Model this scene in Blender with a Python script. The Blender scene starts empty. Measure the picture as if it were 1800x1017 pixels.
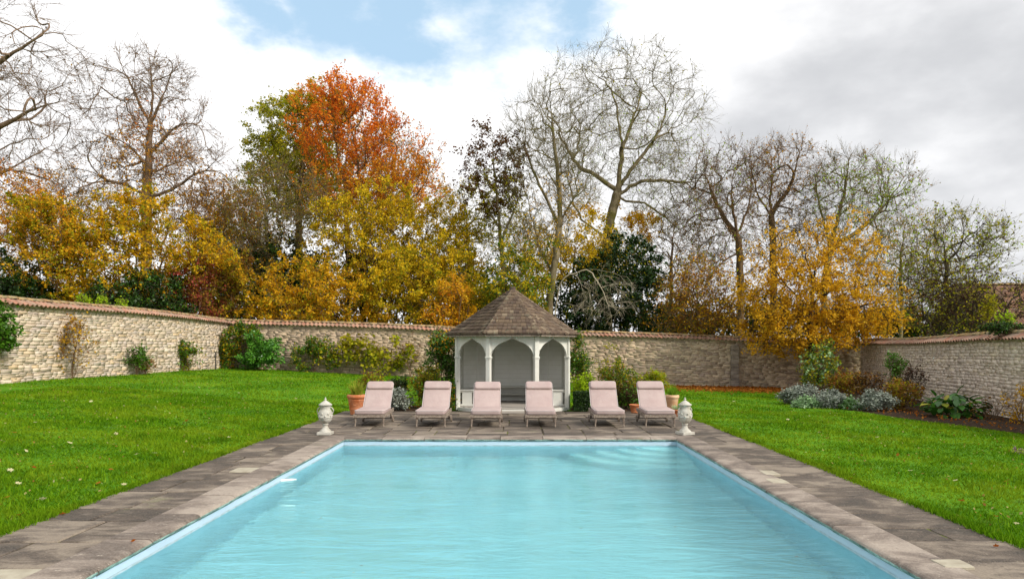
import bpy, bmesh, math, random
import numpy as np
from mathutils import Vector, Matrix

random.seed(7)
RNG = np.random.default_rng(7)
R = math.radians
SC = bpy.context.scene
COL = SC.collection

# ------------------------------------------------------------------ camera
F, VX, HY, CH = 1250.0, 905.0, 612.0, 1.65      # focal length in photo pixels, vanishing point, eye height
cam_d = bpy.data.cameras.new('camera')
cam = bpy.data.objects.new('camera', cam_d)
COL.objects.link(cam)
cam.location = (0, 0, CH)
cam.rotation_euler = (R(90), 0, 0)
cam_d.sensor_width = 36
cam_d.lens = 36 * F / 1800
cam_d.shift_x = (900 - VX) / 1800
cam_d.shift_y = (HY - 508.5) / 1800
cam_d.clip_end = 3000
SC.camera = cam

# ------------------------------------------------------------------ sky, sun, exposure
SUN_EL, SUN_AZ = R(36), R(124)                    # azimuth clockwise from +Y (behind the camera, to the right)
w = bpy.data.worlds.new('World')
SC.world = w
w.use_nodes = True
nt = w.node_tree
nt.nodes.clear()
def wn(t, **k):
    n = nt.nodes.new(t)
    for a, b in k.items():
        setattr(n, a, b)
    return n
def wl(a, b):
    nt.links.new(a, b)
def wmath(op, a, b=None, clamp=False):
    n = wn('ShaderNodeMath', operation=op, use_clamp=clamp)
    for i, v in enumerate((a, b)):
        if v is None:
            continue
        if isinstance(v, (int, float)):
            n.inputs[i].default_value = v
        else:
            wl(v, n.inputs[i])
    return n.outputs[0]
def wmix(fac, a, b):
    n = wn('ShaderNodeMix', data_type='RGBA')
    for s, v in ((n.inputs[0], fac), (n.inputs[6], a), (n.inputs[7], b)):
        if isinstance(v, (tuple, float, int)):
            s.default_value = v
        else:
            wl(v, s)
    return n.outputs[2]
def wramp(v, stops):
    n = wn('ShaderNodeMapRange', interpolation_type='SMOOTHSTEP')
    wl(v, n.inputs[0])
    n.inputs[1].default_value, n.inputs[2].default_value = stops[0], stops[1]
    n.inputs[3].default_value, n.inputs[4].default_value = stops[2], stops[3]
    return n.outputs[0]
sky = wn('ShaderNodeTexSky', sky_type='NISHITA')
sky.sun_disc = False
sky.sun_elevation = SUN_EL
sky.sun_rotation = SUN_AZ
sky.air_density = 1.0
sky.dust_density = 1.0
tc = wn('ShaderNodeTexCoord')
def wnoise(scale, detail, rough, off, stretch=(1, 1, 1.9)):
    m = wn('ShaderNodeMapping')
    wl(tc.outputs['Generated'], m.inputs[0])
    m.inputs['Location'].default_value = off
    m.inputs['Scale'].default_value = stretch
    n = wn('ShaderNodeTexNoise')
    wl(m.outputs[0], n.inputs['Vector'])
    n.inputs['Scale'].default_value = scale
    n.inputs['Detail'].default_value = detail
    n.inputs['Roughness'].default_value = rough
    return n.outputs['Fac']
n_big = wnoise(2.2, 5, 0.55, (3.1, 1.7, 0.4))
n_mid = wnoise(4.5, 6, 0.55, (7.3, 2.2, 5.4))
n_edge = wnoise(5.0, 6, 0.6, (1.3, 9.2, 2.4))
# openings in the cloud: a broken patch of blue high in front, more of the same overhead and behind
def gap(d, size, soft):
    v = wn('ShaderNodeVectorMath', operation='DISTANCE')
    nrm = wn('ShaderNodeVectorMath', operation='NORMALIZE')
    wl(tc.outputs['Generated'], nrm.inputs[0])
    wl(nrm.outputs[0], v.inputs[0])
    v.inputs[1].default_value = Vector(d).normalized()
    dd = wmath('ADD', v.outputs['Value'], wmath('MULTIPLY', wmath('SUBTRACT', n_edge, 0.5), 0.30))
    return wramp(dd, (size - soft, size + soft, 1.0, 0.0))
def dpx(px, py):
    return ((px - VX) / F, 1.0, (HY - py) / F)
g = gap(dpx(570, -55), 0.080, 0.05)
for d, s, so in ((dpx(705, 25), 0.06, 0.045), (dpx(450, 10), 0.045, 0.04), (dpx(1010, -45), 0.06, 0.045), (dpx(850, -150), 0.14, 0.06),
                 ((0.9, -0.2, 1.0), 0.22, 0.1), ((-0.8, -0.7, 0.8), 0.25, 0.1), ((0.3, -1.0, 0.6), 0.2, 0.1), ((-0.9, 0.4, 1.2), 0.2, 0.1)):
    g = wmath('MAXIMUM', g, gap(d, s, so))
shade = wmath('ADD', wmath('MULTIPLY', n_big, 0.75), wmath('MULTIPLY', n_mid, 0.60))
shade = wmath('ADD', shade, wmath('MULTIPLY', gap(dpx(420, 170), 0.36, 0.28), 0.2))
shade = wmath('ADD', shade, wmath('MULTIPLY', gap(dpx(1700, 220), 0.34, 0.3), -0.165))
cl = wmix(wramp(shade, (0.36, 0.80, 0.0, 1.0)), (3.5, 3.56, 3.7, 1), (6.6, 6.6, 6.65, 1))
blue = wmix(0.75, sky.outputs[0], (2.3, 3.7, 4.9, 1))
skyc = wmix(wmath('MULTIPLY', g, 0.9), cl, blue)
bg = wn('ShaderNodeBackground')
wl(skyc, bg.inputs['Color'])
bg.inputs['Strength'].default_value = 0.1
wo = wn('ShaderNodeOutputWorld')
wl(bg.outputs[0], wo.inputs['Surface'])

sun_d = bpy.data.lights.new('sun', 'SUN')
sun_d.energy = 2.1
sun_d.angle = R(14)
sun_d.color = (1.0, 0.94, 0.86)
sun = bpy.data.objects.new('sun', sun_d)
COL.objects.link(sun)
sun.location = (10, -10, 30)
sdir = Vector((math.sin(SUN_AZ) * math.cos(SUN_EL), math.cos(SUN_AZ) * math.cos(SUN_EL), math.sin(SUN_EL)))
sun.rotation_euler = (-sdir).to_track_quat('-Z', 'Y').to_euler()

vs = SC.view_settings
vs.view_transform = 'Standard'
vs.look = 'None'
vs.exposure = 0.95
vs.gamma = 1
vs.use_curve_mapping = False
SC.render.engine = 'CYCLES'
SC.cycles.use_denoising = True
SC.cycles.max_bounces = 8
SC.cycles.transparent_max_bounces = 12
SC.cycles.caustics_reflective = False

# ------------------------------------------------------------------ helpers
def P(px, py, Y):
    """the point at distance Y (metres ahead) that the photograph shows at pixel px, py"""
    return Vector(((px - VX) / F * Y, Y, CH + (HY - py) / F * Y))

def lin(h):
    if isinstance(h, str):
        h = h.lstrip('#')
        v = [int(h[i:i + 2], 16) / 255 for i in (0, 2, 4)]
    else:
        v = [c / 255 for c in h]
    return tuple(c / 12.92 if c <= 0.04045 else ((c + 0.055) / 1.055) ** 2.4 for c in v) + (1.0,)

def link(name, data, parent=None, label=None, cat=None, group=None, kind=None, loc=None, rz=0.0):
    o = bpy.data.objects.new(name, data)
    COL.objects.link(o)
    if parent is not None:
        o.parent = parent
    if loc is not None:
        o.location = loc
    if rz:
        o.rotation_euler = (0, 0, rz)
    for k, v in (('label', label), ('category', cat), ('group', group), ('kind', kind)):
        if v:
            o[k] = v
    return o

def empty(name, label, cat, loc, rz=0.0, group=None):
    o = link(name, None, None, label, cat, group, None, loc, rz)
    o.empty_display_size = 0.2
    return o

def mesh_np(name, V, Fc, mats, attr=None, smooth=False, midx=None):
    """one mesh from numpy arrays; Fc is (m,3) or (m,4)"""
    V = np.asarray(V, dtype=np.float32)
    Fc = np.asarray(Fc, dtype=np.int32)
    me = bpy.data.meshes.new(name)
    m, k = Fc.shape
    me.vertices.add(len(V))
    me.vertices.foreach_set('co', V.ravel())
    me.loops.add(m * k)
    me.loops.foreach_set('vertex_index', Fc.ravel())
    me.polygons.add(m)
    me.polygons.foreach_set('loop_start', np.arange(0, m * k, k, dtype=np.int32))
    if smooth:
        me.polygons.foreach_set('use_smooth', np.ones(m, dtype=bool))
    for mm in (mats if isinstance(mats, (list, tuple)) else [mats]):
        me.materials.append(mm)
    if midx is not None:
        me.polygons.foreach_set('material_index', np.asarray(midx, dtype=np.int32))
    if attr is not None:
        a = me.attributes.new('t', 'FLOAT', 'POINT')
        a.data.foreach_set('value', np.asarray(attr, dtype=np.float32))
    me.update(calc_edges=True)
    me.validate()
    return me

def mesh_py(name, V, Fc, mats, smooth=False):
    me = bpy.data.meshes.new(name)
    me.from_pydata([tuple(v) for v in V], [], [tuple(f) for f in Fc])
    for mm in (mats if isinstance(mats, (list, tuple)) else [mats]):
        me.materials.append(mm)
    if smooth:
        me.polygons.foreach_set('use_smooth', np.ones(len(me.polygons), dtype=bool))
    me.update()
    return me

class MB:
    """collects shapes of ONE part"""
    def __init__(s):
        s.v, s.f = [], []
    def add(s, v, f):
        b = len(s.v)
        s.v += [tuple(x) for x in v]
        s.f += [tuple(i + b for i in q) for q in f]
        return s
    def box(s, c, d, mat=None):
        x, y, z = (k / 2 for k in d)
        vs = [Vector((sx * x, sy * y, sz * z)) for sz in (-1, 1) for sy in (-1, 1) for sx in (-1, 1)]
        if mat is not None:
            vs = [mat @ q for q in vs]
        c = Vector(c)
        return s.add([q + c for q in vs], [(0, 2, 3, 1), (4, 5, 7, 6), (0, 1, 5, 4), (2, 6, 7, 3), (0, 4, 6, 2), (1, 3, 7, 5)])
    def tube(s, pts, rad, n=8, cap=True, closed=False):
        pts = [Vector(p) for p in pts]
        m = len(pts)
        rad = rad if isinstance(rad, (list, tuple)) else [rad] * m
        vs, fs = [], []
        for i, p in enumerate(pts):
            if closed:
                t = pts[(i + 1) % m] - pts[i - 1]
            else:
                t = pts[min(i + 1, m - 1)] - pts[max(i - 1, 0)]
            t.normalize()
            ref = Vector((0, 0, 1)) if abs(t.z) < 0.9 else Vector((1, 0, 0))
            a = t.cross(ref).normalized()
            b = t.cross(a)
            for k in range(n):
                q = 2 * math.pi * k / n
                vs.append(p + (a * math.cos(q) + b * math.sin(q)) * rad[i])
        for i in range(m if closed else m - 1):
            j = (i + 1) % m
            for k in range(n):
                l = (k + 1) % n
                fs.append((i * n + k, i * n + l, j * n + l, j * n + k))
        if cap and not closed:
            fs.append(tuple(range(n)))
            fs.append(tuple((m - 1) * n + k for k in reversed(range(n))))
        return s.add(vs, fs)
    def lathe(s, prof, n=24, c=(0, 0, 0), wob=None):
        vs, fs = [], []
        for i, (r, z) in enumerate(prof):
            for k in range(n):
                q = 2 * math.pi * k / n
                rr = r * (1 + (wob(q, z) if wob else 0))
                vs.append((c[0] + rr * math.cos(q), c[1] + rr * math.sin(q), c[2] + z))
        for i in range(len(prof) - 1):
            for k in range(n):
                l = (k + 1) % n
                fs.append((i * n + k, i * n + l, (i + 1) * n + l, (i + 1) * n + k))
        return s.add(vs, fs)
    def mesh(s, name, mat, smooth=False, bevel=0.0, seg=2):
        me = mesh_py(name, s.v, s.f, mat, smooth)
        if bevel:
            bm = bmesh.new()
            bm.from_mesh(me)
            bmesh.ops.bevel(bm, geom=list(bm.edges), offset=bevel, segments=seg, affect='EDGES', profile=0.5)
            bm.to_mesh(me)
            bm.free()
            if smooth:
                me.polygons.foreach_set('use_smooth', np.ones(len(me.polygons), dtype=bool))
            me.update()
        return me
    def obj(s, name, mat, parent, smooth=False, bevel=0.0, seg=2, **k):
        return link(name, s.mesh(name, mat, smooth, bevel, seg), parent, **k)

def copy_tree(o, parent=None):
    c = o.copy()
    COL.objects.link(c)
    c.parent = parent
    for ch in list(o.children):
        copy_tree(ch, c)
    return c

# ------------------------------------------------------------------ materials
class NM:
    def __init__(s, name):
        s.m = bpy.data.materials.new(name)
        s.m.use_nodes = True
        s.t = s.m.node_tree
        s.t.nodes.clear()
        s.out = s.n('ShaderNodeOutputMaterial')
        s._tc = None
    def n(s, t, **k):
        x = s.t.nodes.new(t)
        for a, b in k.items():
            setattr(x, a, b)
        return x
    def set(s, sock, v):
        if isinstance(v, bpy.types.NodeSocket):
            s.t.links.new(v, sock)
        else:
            sock.default_value = v
    def pos(s, kind='world'):
        if kind == 'world':
            return s.n('ShaderNodeNewGeometry').outputs['Position']
        return s.n('ShaderNodeTexCoord').outputs['Object']
    def noise(s, scale, detail=4, rough=0.55, vec=None, stretch=None, out='Fac', dist=0.0):
        vec = s.pos() if vec is None else vec
        if stretch:
            mp = s.n('ShaderNodeMapping')
            s.set(mp.inputs[0], vec)
            mp.inputs['Scale'].default_value = stretch
            vec = mp.outputs[0]
        x = s.n('ShaderNodeTexNoise')
        s.set(x.inputs['Vector'], vec)
        x.inputs['Scale'].default_value = scale
        x.inputs['Detail'].default_value = detail
        x.inputs['Roughness'].default_value = rough
        x.inputs['Distortion'].default_value = dist
        return x.outputs[out]
    def rng(s, v, a, b, c=0.0, d=1.0):
        x = s.n('ShaderNodeMapRange')
        s.set(x.inputs[0], v)
        for i, q in enumerate((a, b, c, d)):
            x.inputs[i + 1].default_value = q
        return x.outputs[0]
    def math(s, op, a, b=0.0, clamp=False):
        x = s.n('ShaderNodeMath', operation=op, use_clamp=clamp)
        s.set(x.inputs[0], a)
        s.set(x.inputs[1], b)
        return x.outputs[0]
    def mix(s, f, a, b, blend='MIX'):
        x = s.n('ShaderNodeMix', data_type='RGBA', blend_type=blend)
        s.set(x.inputs[0], f)
        s.set(x.inputs[6], a)
        s.set(x.inputs[7], b)
        return x.outputs[2]
    def ramp(s, v, cols):
        x = s.n('ShaderNodeValToRGB')
        s.set(x.inputs[0], v)
        e = x.color_ramp.elements
        while len(e) < len(cols):
            e.new(0.5)
        for i, c in enumerate(cols):
            if isinstance(c, tuple) and len(c) == 2:
                e[i].position, e[i].color = c
            else:
                e[i].position, e[i].color = i / (len(cols) - 1), c
        return x.outputs[0]
    def attr(s, name='t'):
        return s.n('ShaderNodeAttribute', attribute_name=name).outputs['Fac']
    def rand(s):
        return s.n('ShaderNodeObjectInfo').outputs['Random']
    def bump(s, h, strength=0.3, dist=0.02):
        x = s.n('ShaderNodeBump')
        s.set(x.inputs['Height'], h)
        x.inputs['Strength'].default_value = strength
        x.inputs['Distance'].default_value = dist
        return x.outputs[0]
    def pbr(s, col, rough=0.8, normal=None, spec=0.3, **k):
        x = s.n('ShaderNodeBsdfPrincipled')
        s.set(x.inputs['Base Color'], col)
        s.set(x.inputs['Roughness'], rough)
        x.inputs['Specular IOR Level'].default_value = spec
        if normal is not None:
            s.set(x.inputs['Normal'], normal)
        for a, b in k.items():
            s.set(x.inputs[a.replace('_', ' ')], b)
        s.t.links.new(x.outputs[0], s.out.inputs[0])
        return s.m

def leafmat(name, cols, trans=0.45, gloss=0.0):
    m = NM(name)
    c = m.ramp(m.attr(), [lin(x) for x in cols])
    d = m.n('ShaderNodeBsdfDiffuse')
    m.set(d.inputs[0], c)
    tr = m.n('ShaderNodeBsdfTranslucent')
    m.set(tr.inputs[0], c)
    mx = m.n('ShaderNodeMixShader')
    mx.inputs[0].default_value = trans
    m.t.links.new(d.outputs[0], mx.inputs[1])
    m.t.links.new(tr.outputs[0], mx.inputs[2])
    o = mx.outputs[0]
    if gloss:
        gl = m.n('ShaderNodeBsdfGlossy')
        gl.inputs['Roughness'].default_value = 0.45
        m2 = m.n('ShaderNodeMixShader')
        m2.inputs[0].default_value = gloss
        m.t.links.new(o, m2.inputs[1])
        m.t.links.new(gl.outputs[0], m2.inputs[2])
        o = m2.outputs[0]
    m.t.links.new(o, m.out.inputs[0])
    return m.m

def barkmat(name, a, b, moss=None):
    m = NM(name)
    n = m.noise(5, 5, 0.65, stretch=(1, 1, 0.35))
    c = m.mix(m.rng(n, 0.35, 0.65), lin(a), lin(b))
    if moss:
        c = m.mix(m.rng(m.noise(1.3, 3), 0.5, 0.66), c, lin(moss))
    return m.pbr(c, 0.9, m.bump(m.noise(14, 4, stretch=(1, 1, 0.3)), 0.4, 0.03), 0.15)

M = {}
# lawn and grass
m = NM('lawn_turf')
big = m.noise(0.55, 4, 0.6)
fine = m.noise(9, 6, 0.7)
c = m.ramp(m.math('ADD', m.math('MULTIPLY', big, 0.6), m.math('MULTIPLY', fine, 0.4)),
           [(0.3, lin('#35580c')), (0.5, lin('#4c7a10')), (0.7, lin('#6d9418'))])
M['lawn'] = m.pbr(c, 0.9, m.bump(m.noise(60, 3), 0.6, 0.02), 0.1)
m = NM('grass_blade')
c = m.ramp(m.attr(), [lin('#33560a'), lin('#4b740e'), lin('#618b12'), lin('#80a028')])
c = m.mix(m.rng(m.noise(0.55, 4, 0.6), 0.42, 0.62, 0.0, 0.65), c, lin('#84971e'))
c = m.mix(m.rng(m.noise(3.3, 4, 0.7), 0.58, 0.72, 0.0, 0.45), c, lin('#8f8a2c'))
c = m.mix(m.rng(m.noise(2.2, 4, 0.7, stretch=(1, 1.7, 1)), 0.60, 0.70, 0.0, 0.5), c, lin('#86a860'))
c = m.mix(m.rng(m.noise(1.7, 4, 0.65), 0.52, 0.68, 0.0, 0.6), c, lin('#36580e'))
d = m.n('ShaderNodeBsdfDiffuse'); m.set(d.inputs[0], c)
tr = m.n('ShaderNodeBsdfTranslucent'); m.set(tr.inputs[0], c)
mx = m.n('ShaderNodeMixShader'); mx.inputs[0].default_value = 0.35
m.t.links.new(d.outputs[0], mx.inputs[1]); m.t.links.new(tr.outputs[0], mx.inputs[2])
m.t.links.new(mx.outputs[0], m.out.inputs[0])
M['grass'] = m.m
# flagstones
def stonepave(name, dark, mid, pale, lichen, k=0.0):
    m = NM(name)
    v = m.n('ShaderNodeVectorMath', operation='ADD')
    m.set(v.inputs[0], m.pos())
    cmb = m.n('ShaderNodeCombineXYZ')
    m.set(cmb.inputs[2], m.math('MULTIPLY', m.rand(), 37.0))
    m.set(v.inputs[1], cmb.outputs[0])
    vec = v.outputs[0]
    big = m.noise(1.5, 6, 0.62, vec=vec, stretch=(1, 1.6, 1), dist=0.6)
    c = m.ramp(m.math('ADD', big, m.math('MULTIPLY', m.math('SUBTRACT', m.rand(), 0.5), 0.16)), [(0.38 + k, lin(dark)), (0.5 + k, lin(mid)), (0.63 + k, lin(pale))])
    c = m.mix(m.rng(m.noise(3.2, 5, 0.7, vec=vec, stretch=(0.6, 2.2, 1)), 0.55, 0.72, 0, 0.75), c, lin(pale))
    c = m.mix(m.rng(m.noise(7, 5, 0.7), 0.6, 0.72, 0, 0.85), c, lin(dark))
    c = m.mix(m.rng(m.noise(26, 4, 0.6), 0.64, 0.72, 0, 0.8), c, lin(lichen))
    c = m.mix(m.rng(m.noise(1.1, 5, 0.7), 0.62, 0.72, 0, 0.4), c, lin('#6f7a3a'))
    c = m.mix(0.35, c, m.ramp(m.noise(60, 3, 0.7), [(0.3, lin(dark)), (0.7, lin(pale))]))
    h = m.math('ADD', m.noise(22, 5, 0.7), m.math('MULTIPLY', m.noise(3, 3), 1.5))
    return m.pbr(c, m.rng(big, 0.3, 0.7, 0.62, 0.9), m.bump(h, 0.5, 0.012), 0.3)
M['flag'] = stonepave('flagstone', '#241e1a', '#51463d', '#8f8272', '#b3a692')
M['cope'] = stonepave('coping_stone', '#473d36', '#786b60', '#a6998b', '#cbc0af', -0.02)
m = NM('pale_lid')
M['lid'] = m.pbr(m.mix(m.rng(m.noise(9, 4), 0.4, 0.7), lin('#aaa28e'), lin('#958b78')), 0.7, m.bump(m.noise(30, 3), 0.2))
m = NM('mortar_bed')
c = m.ramp(m.noise(3, 5, 0.65), [(0.35, lin('#2f2a22')), (0.55, lin('#5d5343')), (0.62, lin('#5f6a2a')), (0.75, lin('#6f8a2a'))])
M['bed'] = m.pbr(c, 0.95, m.bump(m.noise(40, 3), 0.5), 0.1)
# coping underside / waterline grime
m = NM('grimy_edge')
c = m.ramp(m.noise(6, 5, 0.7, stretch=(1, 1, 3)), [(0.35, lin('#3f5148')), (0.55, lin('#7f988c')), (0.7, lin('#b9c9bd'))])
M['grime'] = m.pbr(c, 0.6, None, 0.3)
# pool paint
m = NM('pool_paint')
c = m.mix(m.rng(m.noise(1.2, 5, 0.6), 0.35, 0.7), lin('#b2c4d2'), lin('#bed0dc'))
M['pool'] = m.pbr(c, 0.55, None, 0.3)
m = NM('pool_floor_paint')
M['pool_floor'] = m.pbr(m.mix(m.rng(m.noise(0.8, 5, 0.6), 0.35, 0.7), lin('#d2e2ea'), lin('#deeaf0')), 0.55, None, 0.3)
m = NM('pool_step_paint')
M['nosing'] = NM('step_nosing').pbr(lin('#a2c6d2'), 0.5)
M['step'] = m.pbr(m.mix(m.rng(m.noise(2, 4), 0.4, 0.7), lin('#f4fafb'), lin('#ecf6f8')), 0.5)
# water
m = NM('pool_water')
patch = m.rng(m.noise(0.35, 3, 0.6, stretch=(1, 1.4, 1)), 0.35, 0.68, 0.25, 1.25)
wv = m.math('ADD', m.math('MULTIPLY', m.noise(0.9, 4, 0.6, stretch=(0.8, 2.0, 1), dist=0.5), 1.0), m.math('MULTIPLY', m.math('MULTIPLY', m.noise(5, 4, 0.6, stretch=(0.6, 2.0, 1), dist=0.3), patch), 0.34))
nb = m.bump(wv, 0.55, 0.09)
gl = m.n('ShaderNodeBsdfGlass')
gl.inputs['Roughness'].default_value = 0.0
gl.inputs['IOR'].default_value = 1.33
gl.inputs['Color'].default_value = (0.675, 0.985, 0.99, 1)
m.set(gl.inputs['Normal'], nb)
m.t.links.new(gl.outputs[0], m.out.inputs[0])
M['water'] = m.m
# wall stone, mortar, tiles
def wallstone(name, cols, stain):
    m = NM(name)
    c = m.ramp(m.attr(), [lin(x) for x in cols])
    c = m.mix(m.rng(m.noise(7, 5, 0.7), 0.4, 0.7, 0, 0.55), c, lin(stain))
    c = m.mix(m.rng(m.noise(1.0, 4, 0.6), 0.5, 0.75, 0, 0.3), c, lin('#a39784'))
    c = m.mix(m.rng(m.noise(30, 4, 0.7), 0.62, 0.74, 0, 0.6), c, lin('#d9d0b8'))
    c = m.mix(m.rng(m.noise(6, 5, 0.75, stretch=(1, 1, 2.5)), 0.62, 0.72, 0, 0.6), c, lin('#7d7264'))
    c = m.mix(m.rng(m.noise(18, 4, 0.7), 0.66, 0.76, 0, 0.7), c, lin('#4a4234'))
    return m.pbr(c, 0.92, m.bump(m.noise(25, 5, 0.7), 0.4, 0.015), 0.15)
M['stoneL'] = wallstone('limestone_warm', ['#b0a294', '#c6b5a2', '#d4c0a6', '#dccdba', '#c2b4aa', '#d4b890', '#baada0', '#d8c6a8'], '#c6b198')
M['stoneB'] = wallstone('limestone_dull', ['#8f7c6c', '#b8a28a', '#d0b99a', '#b09c8c', '#8a7868', '#d0b99c', '#a8957e'], '#a89076')
M['stoneR'] = wallstone('limestone_grey', ['#cbbcae', '#dccbb9', '#e4d3c0', '#d4c3b3', '#c4b3a4', '#e4d2b8'], '#c9b8a6')
m = NM('lime_mortar')
c = m.ramp(m.noise(5, 5, 0.7), [(0.34, lin('#4a4034')), (0.42, lin('#a3947c')), (0.7, lin('#cdbca2'))])
M['mortar'] = m.pbr(c, 0.95, m.bump(m.noise(30, 4), 0.6, 0.02), 0.1)
m = NM('clay_tile')
c = m.ramp(m.rand(), [lin('#865a4a'), lin('#9a6a56'), lin('#b07f68'), lin('#937262'), lin('#b58a72')])
c = m.mix(m.rng(m.noise(5, 5, 0.7), 0.42, 0.66, 0, 0.8), c, lin('#8f8672'))
c = m.mix(m.rng(m.noise(14, 4, 0.7), 0.58, 0.7, 0, 0.8), c, lin('#3f352c'))
M['tile'] = m.pbr(c, 0.85, m.bump(m.noise(30, 4), 0.4, 0.01), 0.2)
m = NM('ridge_tile')
c = m.ramp(m.rand(), [lin('#9c7a52'), lin('#a98a5c'), lin('#8c6a50'), lin('#b08e66')])
c = m.mix(m.rng(m.noise(5, 5, 0.7), 0.42, 0.62, 0, 0.8), c, lin('#8a8468'))
c = m.mix(m.rng(m.noise(12, 4, 0.7), 0.58, 0.7, 0, 0.7), c, lin('#50492f'))
M['ridge'] = m.pbr(c, 0.9, m.bump(m.noise(30, 4), 0.4, 0.01), 0.15)
# summerhouse
m = NM('white_paint')
c = m.mix(m.rng(m.noise(2.0, 5, 0.65), 0.45, 0.75, 0, 0.6), lin('#d2d0c6'), lin('#bab7a8'))
c = m.mix(m.rng(m.noise(12, 5, 0.75, stretch=(1, 1, 0.3)), 0.62, 0.75, 0, 0.5), c, lin('#9c9784'))
c = m.mix(m.rng(m.noise(4, 5, 0.75, stretch=(1, 1, 0.5)), 0.58, 0.72, 0, 0.45), c, lin('#98997f'))
M['paint'] = m.pbr(c, 0.6, m.bump(m.noise(30, 3, stretch=(1, 1, 0.2)), 0.15, 0.01), 0.3)
m = NM('lifted_inside_paint')  # less weathered indoors, and made paler to put light into the shaded interior
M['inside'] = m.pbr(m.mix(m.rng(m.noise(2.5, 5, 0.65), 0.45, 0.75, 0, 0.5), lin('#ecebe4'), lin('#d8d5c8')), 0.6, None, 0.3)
m = NM('floor_board')
M['deck'] = m.pbr(m.mix(m.rng(m.noise(6, 4, stretch=(0.2, 1, 1)), 0.35, 0.7), lin('#8d857c'), lin('#b5ada2')), 0.8, None, 0.2)
m = NM('cedar_shingle')
c = m.ramp(m.attr(), [lin('#574941'), lin('#655548'), lin('#72614f'), lin('#6a5a4c'), lin('#5c4e44'), lin('#8c7c68')])
c = m.mix(m.rng(m.noise(9, 4, 0.7, stretch=(1, 1, 0.5)), 0.5, 0.72, 0, 0.6), c, lin('#463b34'))
c = m.mix(m.rng(m.noise(3, 4, 0.7), 0.58, 0.74, 0, 0.5), c, lin('#8b8a74'))
M['shingle'] = m.pbr(c, 0.9, m.bump(m.noise(50, 3, stretch=(1, 1, 0.3)), 0.4, 0.01), 0.15)
# loungers
m = NM('weathered_teak')
c = m.mix(m.rng(m.noise(9, 5, 0.7, vec=m.pos('o'), stretch=(2, 0.4, 2)), 0.35, 0.68), lin('#6d5f54'), lin('#a39586'))
M['teak'] = m.pbr(c, 0.85, m.bump(m.noise(40, 3, vec=m.pos('o'), stretch=(2, 0.3, 2)), 0.3, 0.005), 0.2)
m = NM('pink_canvas')
c = m.mix(m.rng(m.noise(3.5, 4, 0.6), 0.35, 0.7), lin('#a6928d'), lin('#b09e98'))
M['canvas'] = m.pbr(c, 0.95, m.bump(m.math('ADD', m.noise(5, 3), m.math('MULTIPLY', m.noise(180, 2), 0.15)), 0.6, 0.03), 0.1)
m = NM('pale_piping')
M['piping'] = m.pbr(lin('#c4bab6'), 0.9, None, 0.1)
m = NM('dark_rubber')
M['rubber'] = m.pbr(lin('#4a423c'), 0.8)
# urns, pots
m = NM('cast_stone')
c = m.mix(m.rng(m.noise(9, 5, 0.7), 0.45, 0.7, 0, 0.8), lin('#b8b4a9'), lin('#8f8776'))
c = m.mix(m.rng(m.noise(26, 4, 0.7), 0.6, 0.72, 0, 0.6), c, lin('#857c66'))
M['cast'] = m.pbr(c, 0.85, m.bump(m.noise(50, 4), 0.4, 0.01), 0.2)
m = NM('terracotta')
c = m.mix(m.rng(m.noise(5, 5, 0.7), 0.4, 0.7), lin('#b5693f'), lin('#c98d68'))
c = m.mix(m.rng(m.noise(11, 4, 0.7), 0.6, 0.72, 0, 0.6), c, lin('#d8c3a6'))
M['terra'] = m.pbr(c, 0.85, m.bump(m.noise(30, 3), 0.3, 0.01), 0.2)
m = NM('pale_terracotta')
c = m.mix(m.rng(m.noise(5, 5, 0.7), 0.4, 0.7), lin('#c99a72'), lin('#dab896'))
M['terra_pale'] = m.pbr(c, 0.85, m.bump(m.noise(30, 3), 0.3, 0.01), 0.2)
m = NM('soil')
c = m.ramp(m.noise(9, 5, 0.7), [(0.35, lin('#2a2019')), (0.6, lin('#4a3a2c')), (0.75, lin('#6a5540'))])
M['soil'] = m.pbr(c, 0.95, m.bump(m.noise(25, 5, 0.7), 0.9, 0.04), 0.1)
m = NM('painted_metal')
M['metal'] = m.pbr(lin('#3a3630'), 0.6, None, 0.4)
m = NM('white_plastic')
M['plastic'] = m.pbr(lin('#e8e8e4'), 0.4, None, 0.5)
m = NM('house_tile')
c = m.ramp(m.attr(), [lin('#6b4a40'), lin('#83604f'), lin('#96705a'), lin('#71584c'), lin('#5f463c')])
c = m.mix(m.rng(m.noise(3, 5, 0.7), 0.5, 0.7, 0, 0.6), c, lin('#7b7463'))
M['htile'] = m.pbr(c, 0.9, None, 0.15)
m = NM('glass_dark')
M['glass'] = m.pbr(lin('#2a3136'), 0.08, None, 0.6)

# bark
M['b_beech'] = barkmat('beech_bark', '#5f4c3c', '#8a7460')
M['b_grey'] = barkmat('ash_bark', '#5e523c', '#8c7e64', '#6a6530')
M['b_brown'] = barkmat('brown_bark', '#523f2e', '#7e664c')
M['b_dark'] = barkmat('dark_bark', '#2f2820', '#54483a')
M['b_twig'] = barkmat('pale_twig', '#857a66', '#b0a58e')
M['b_red'] = barkmat('reddish_bark', '#6a4a38', '#8f6a50')
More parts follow.
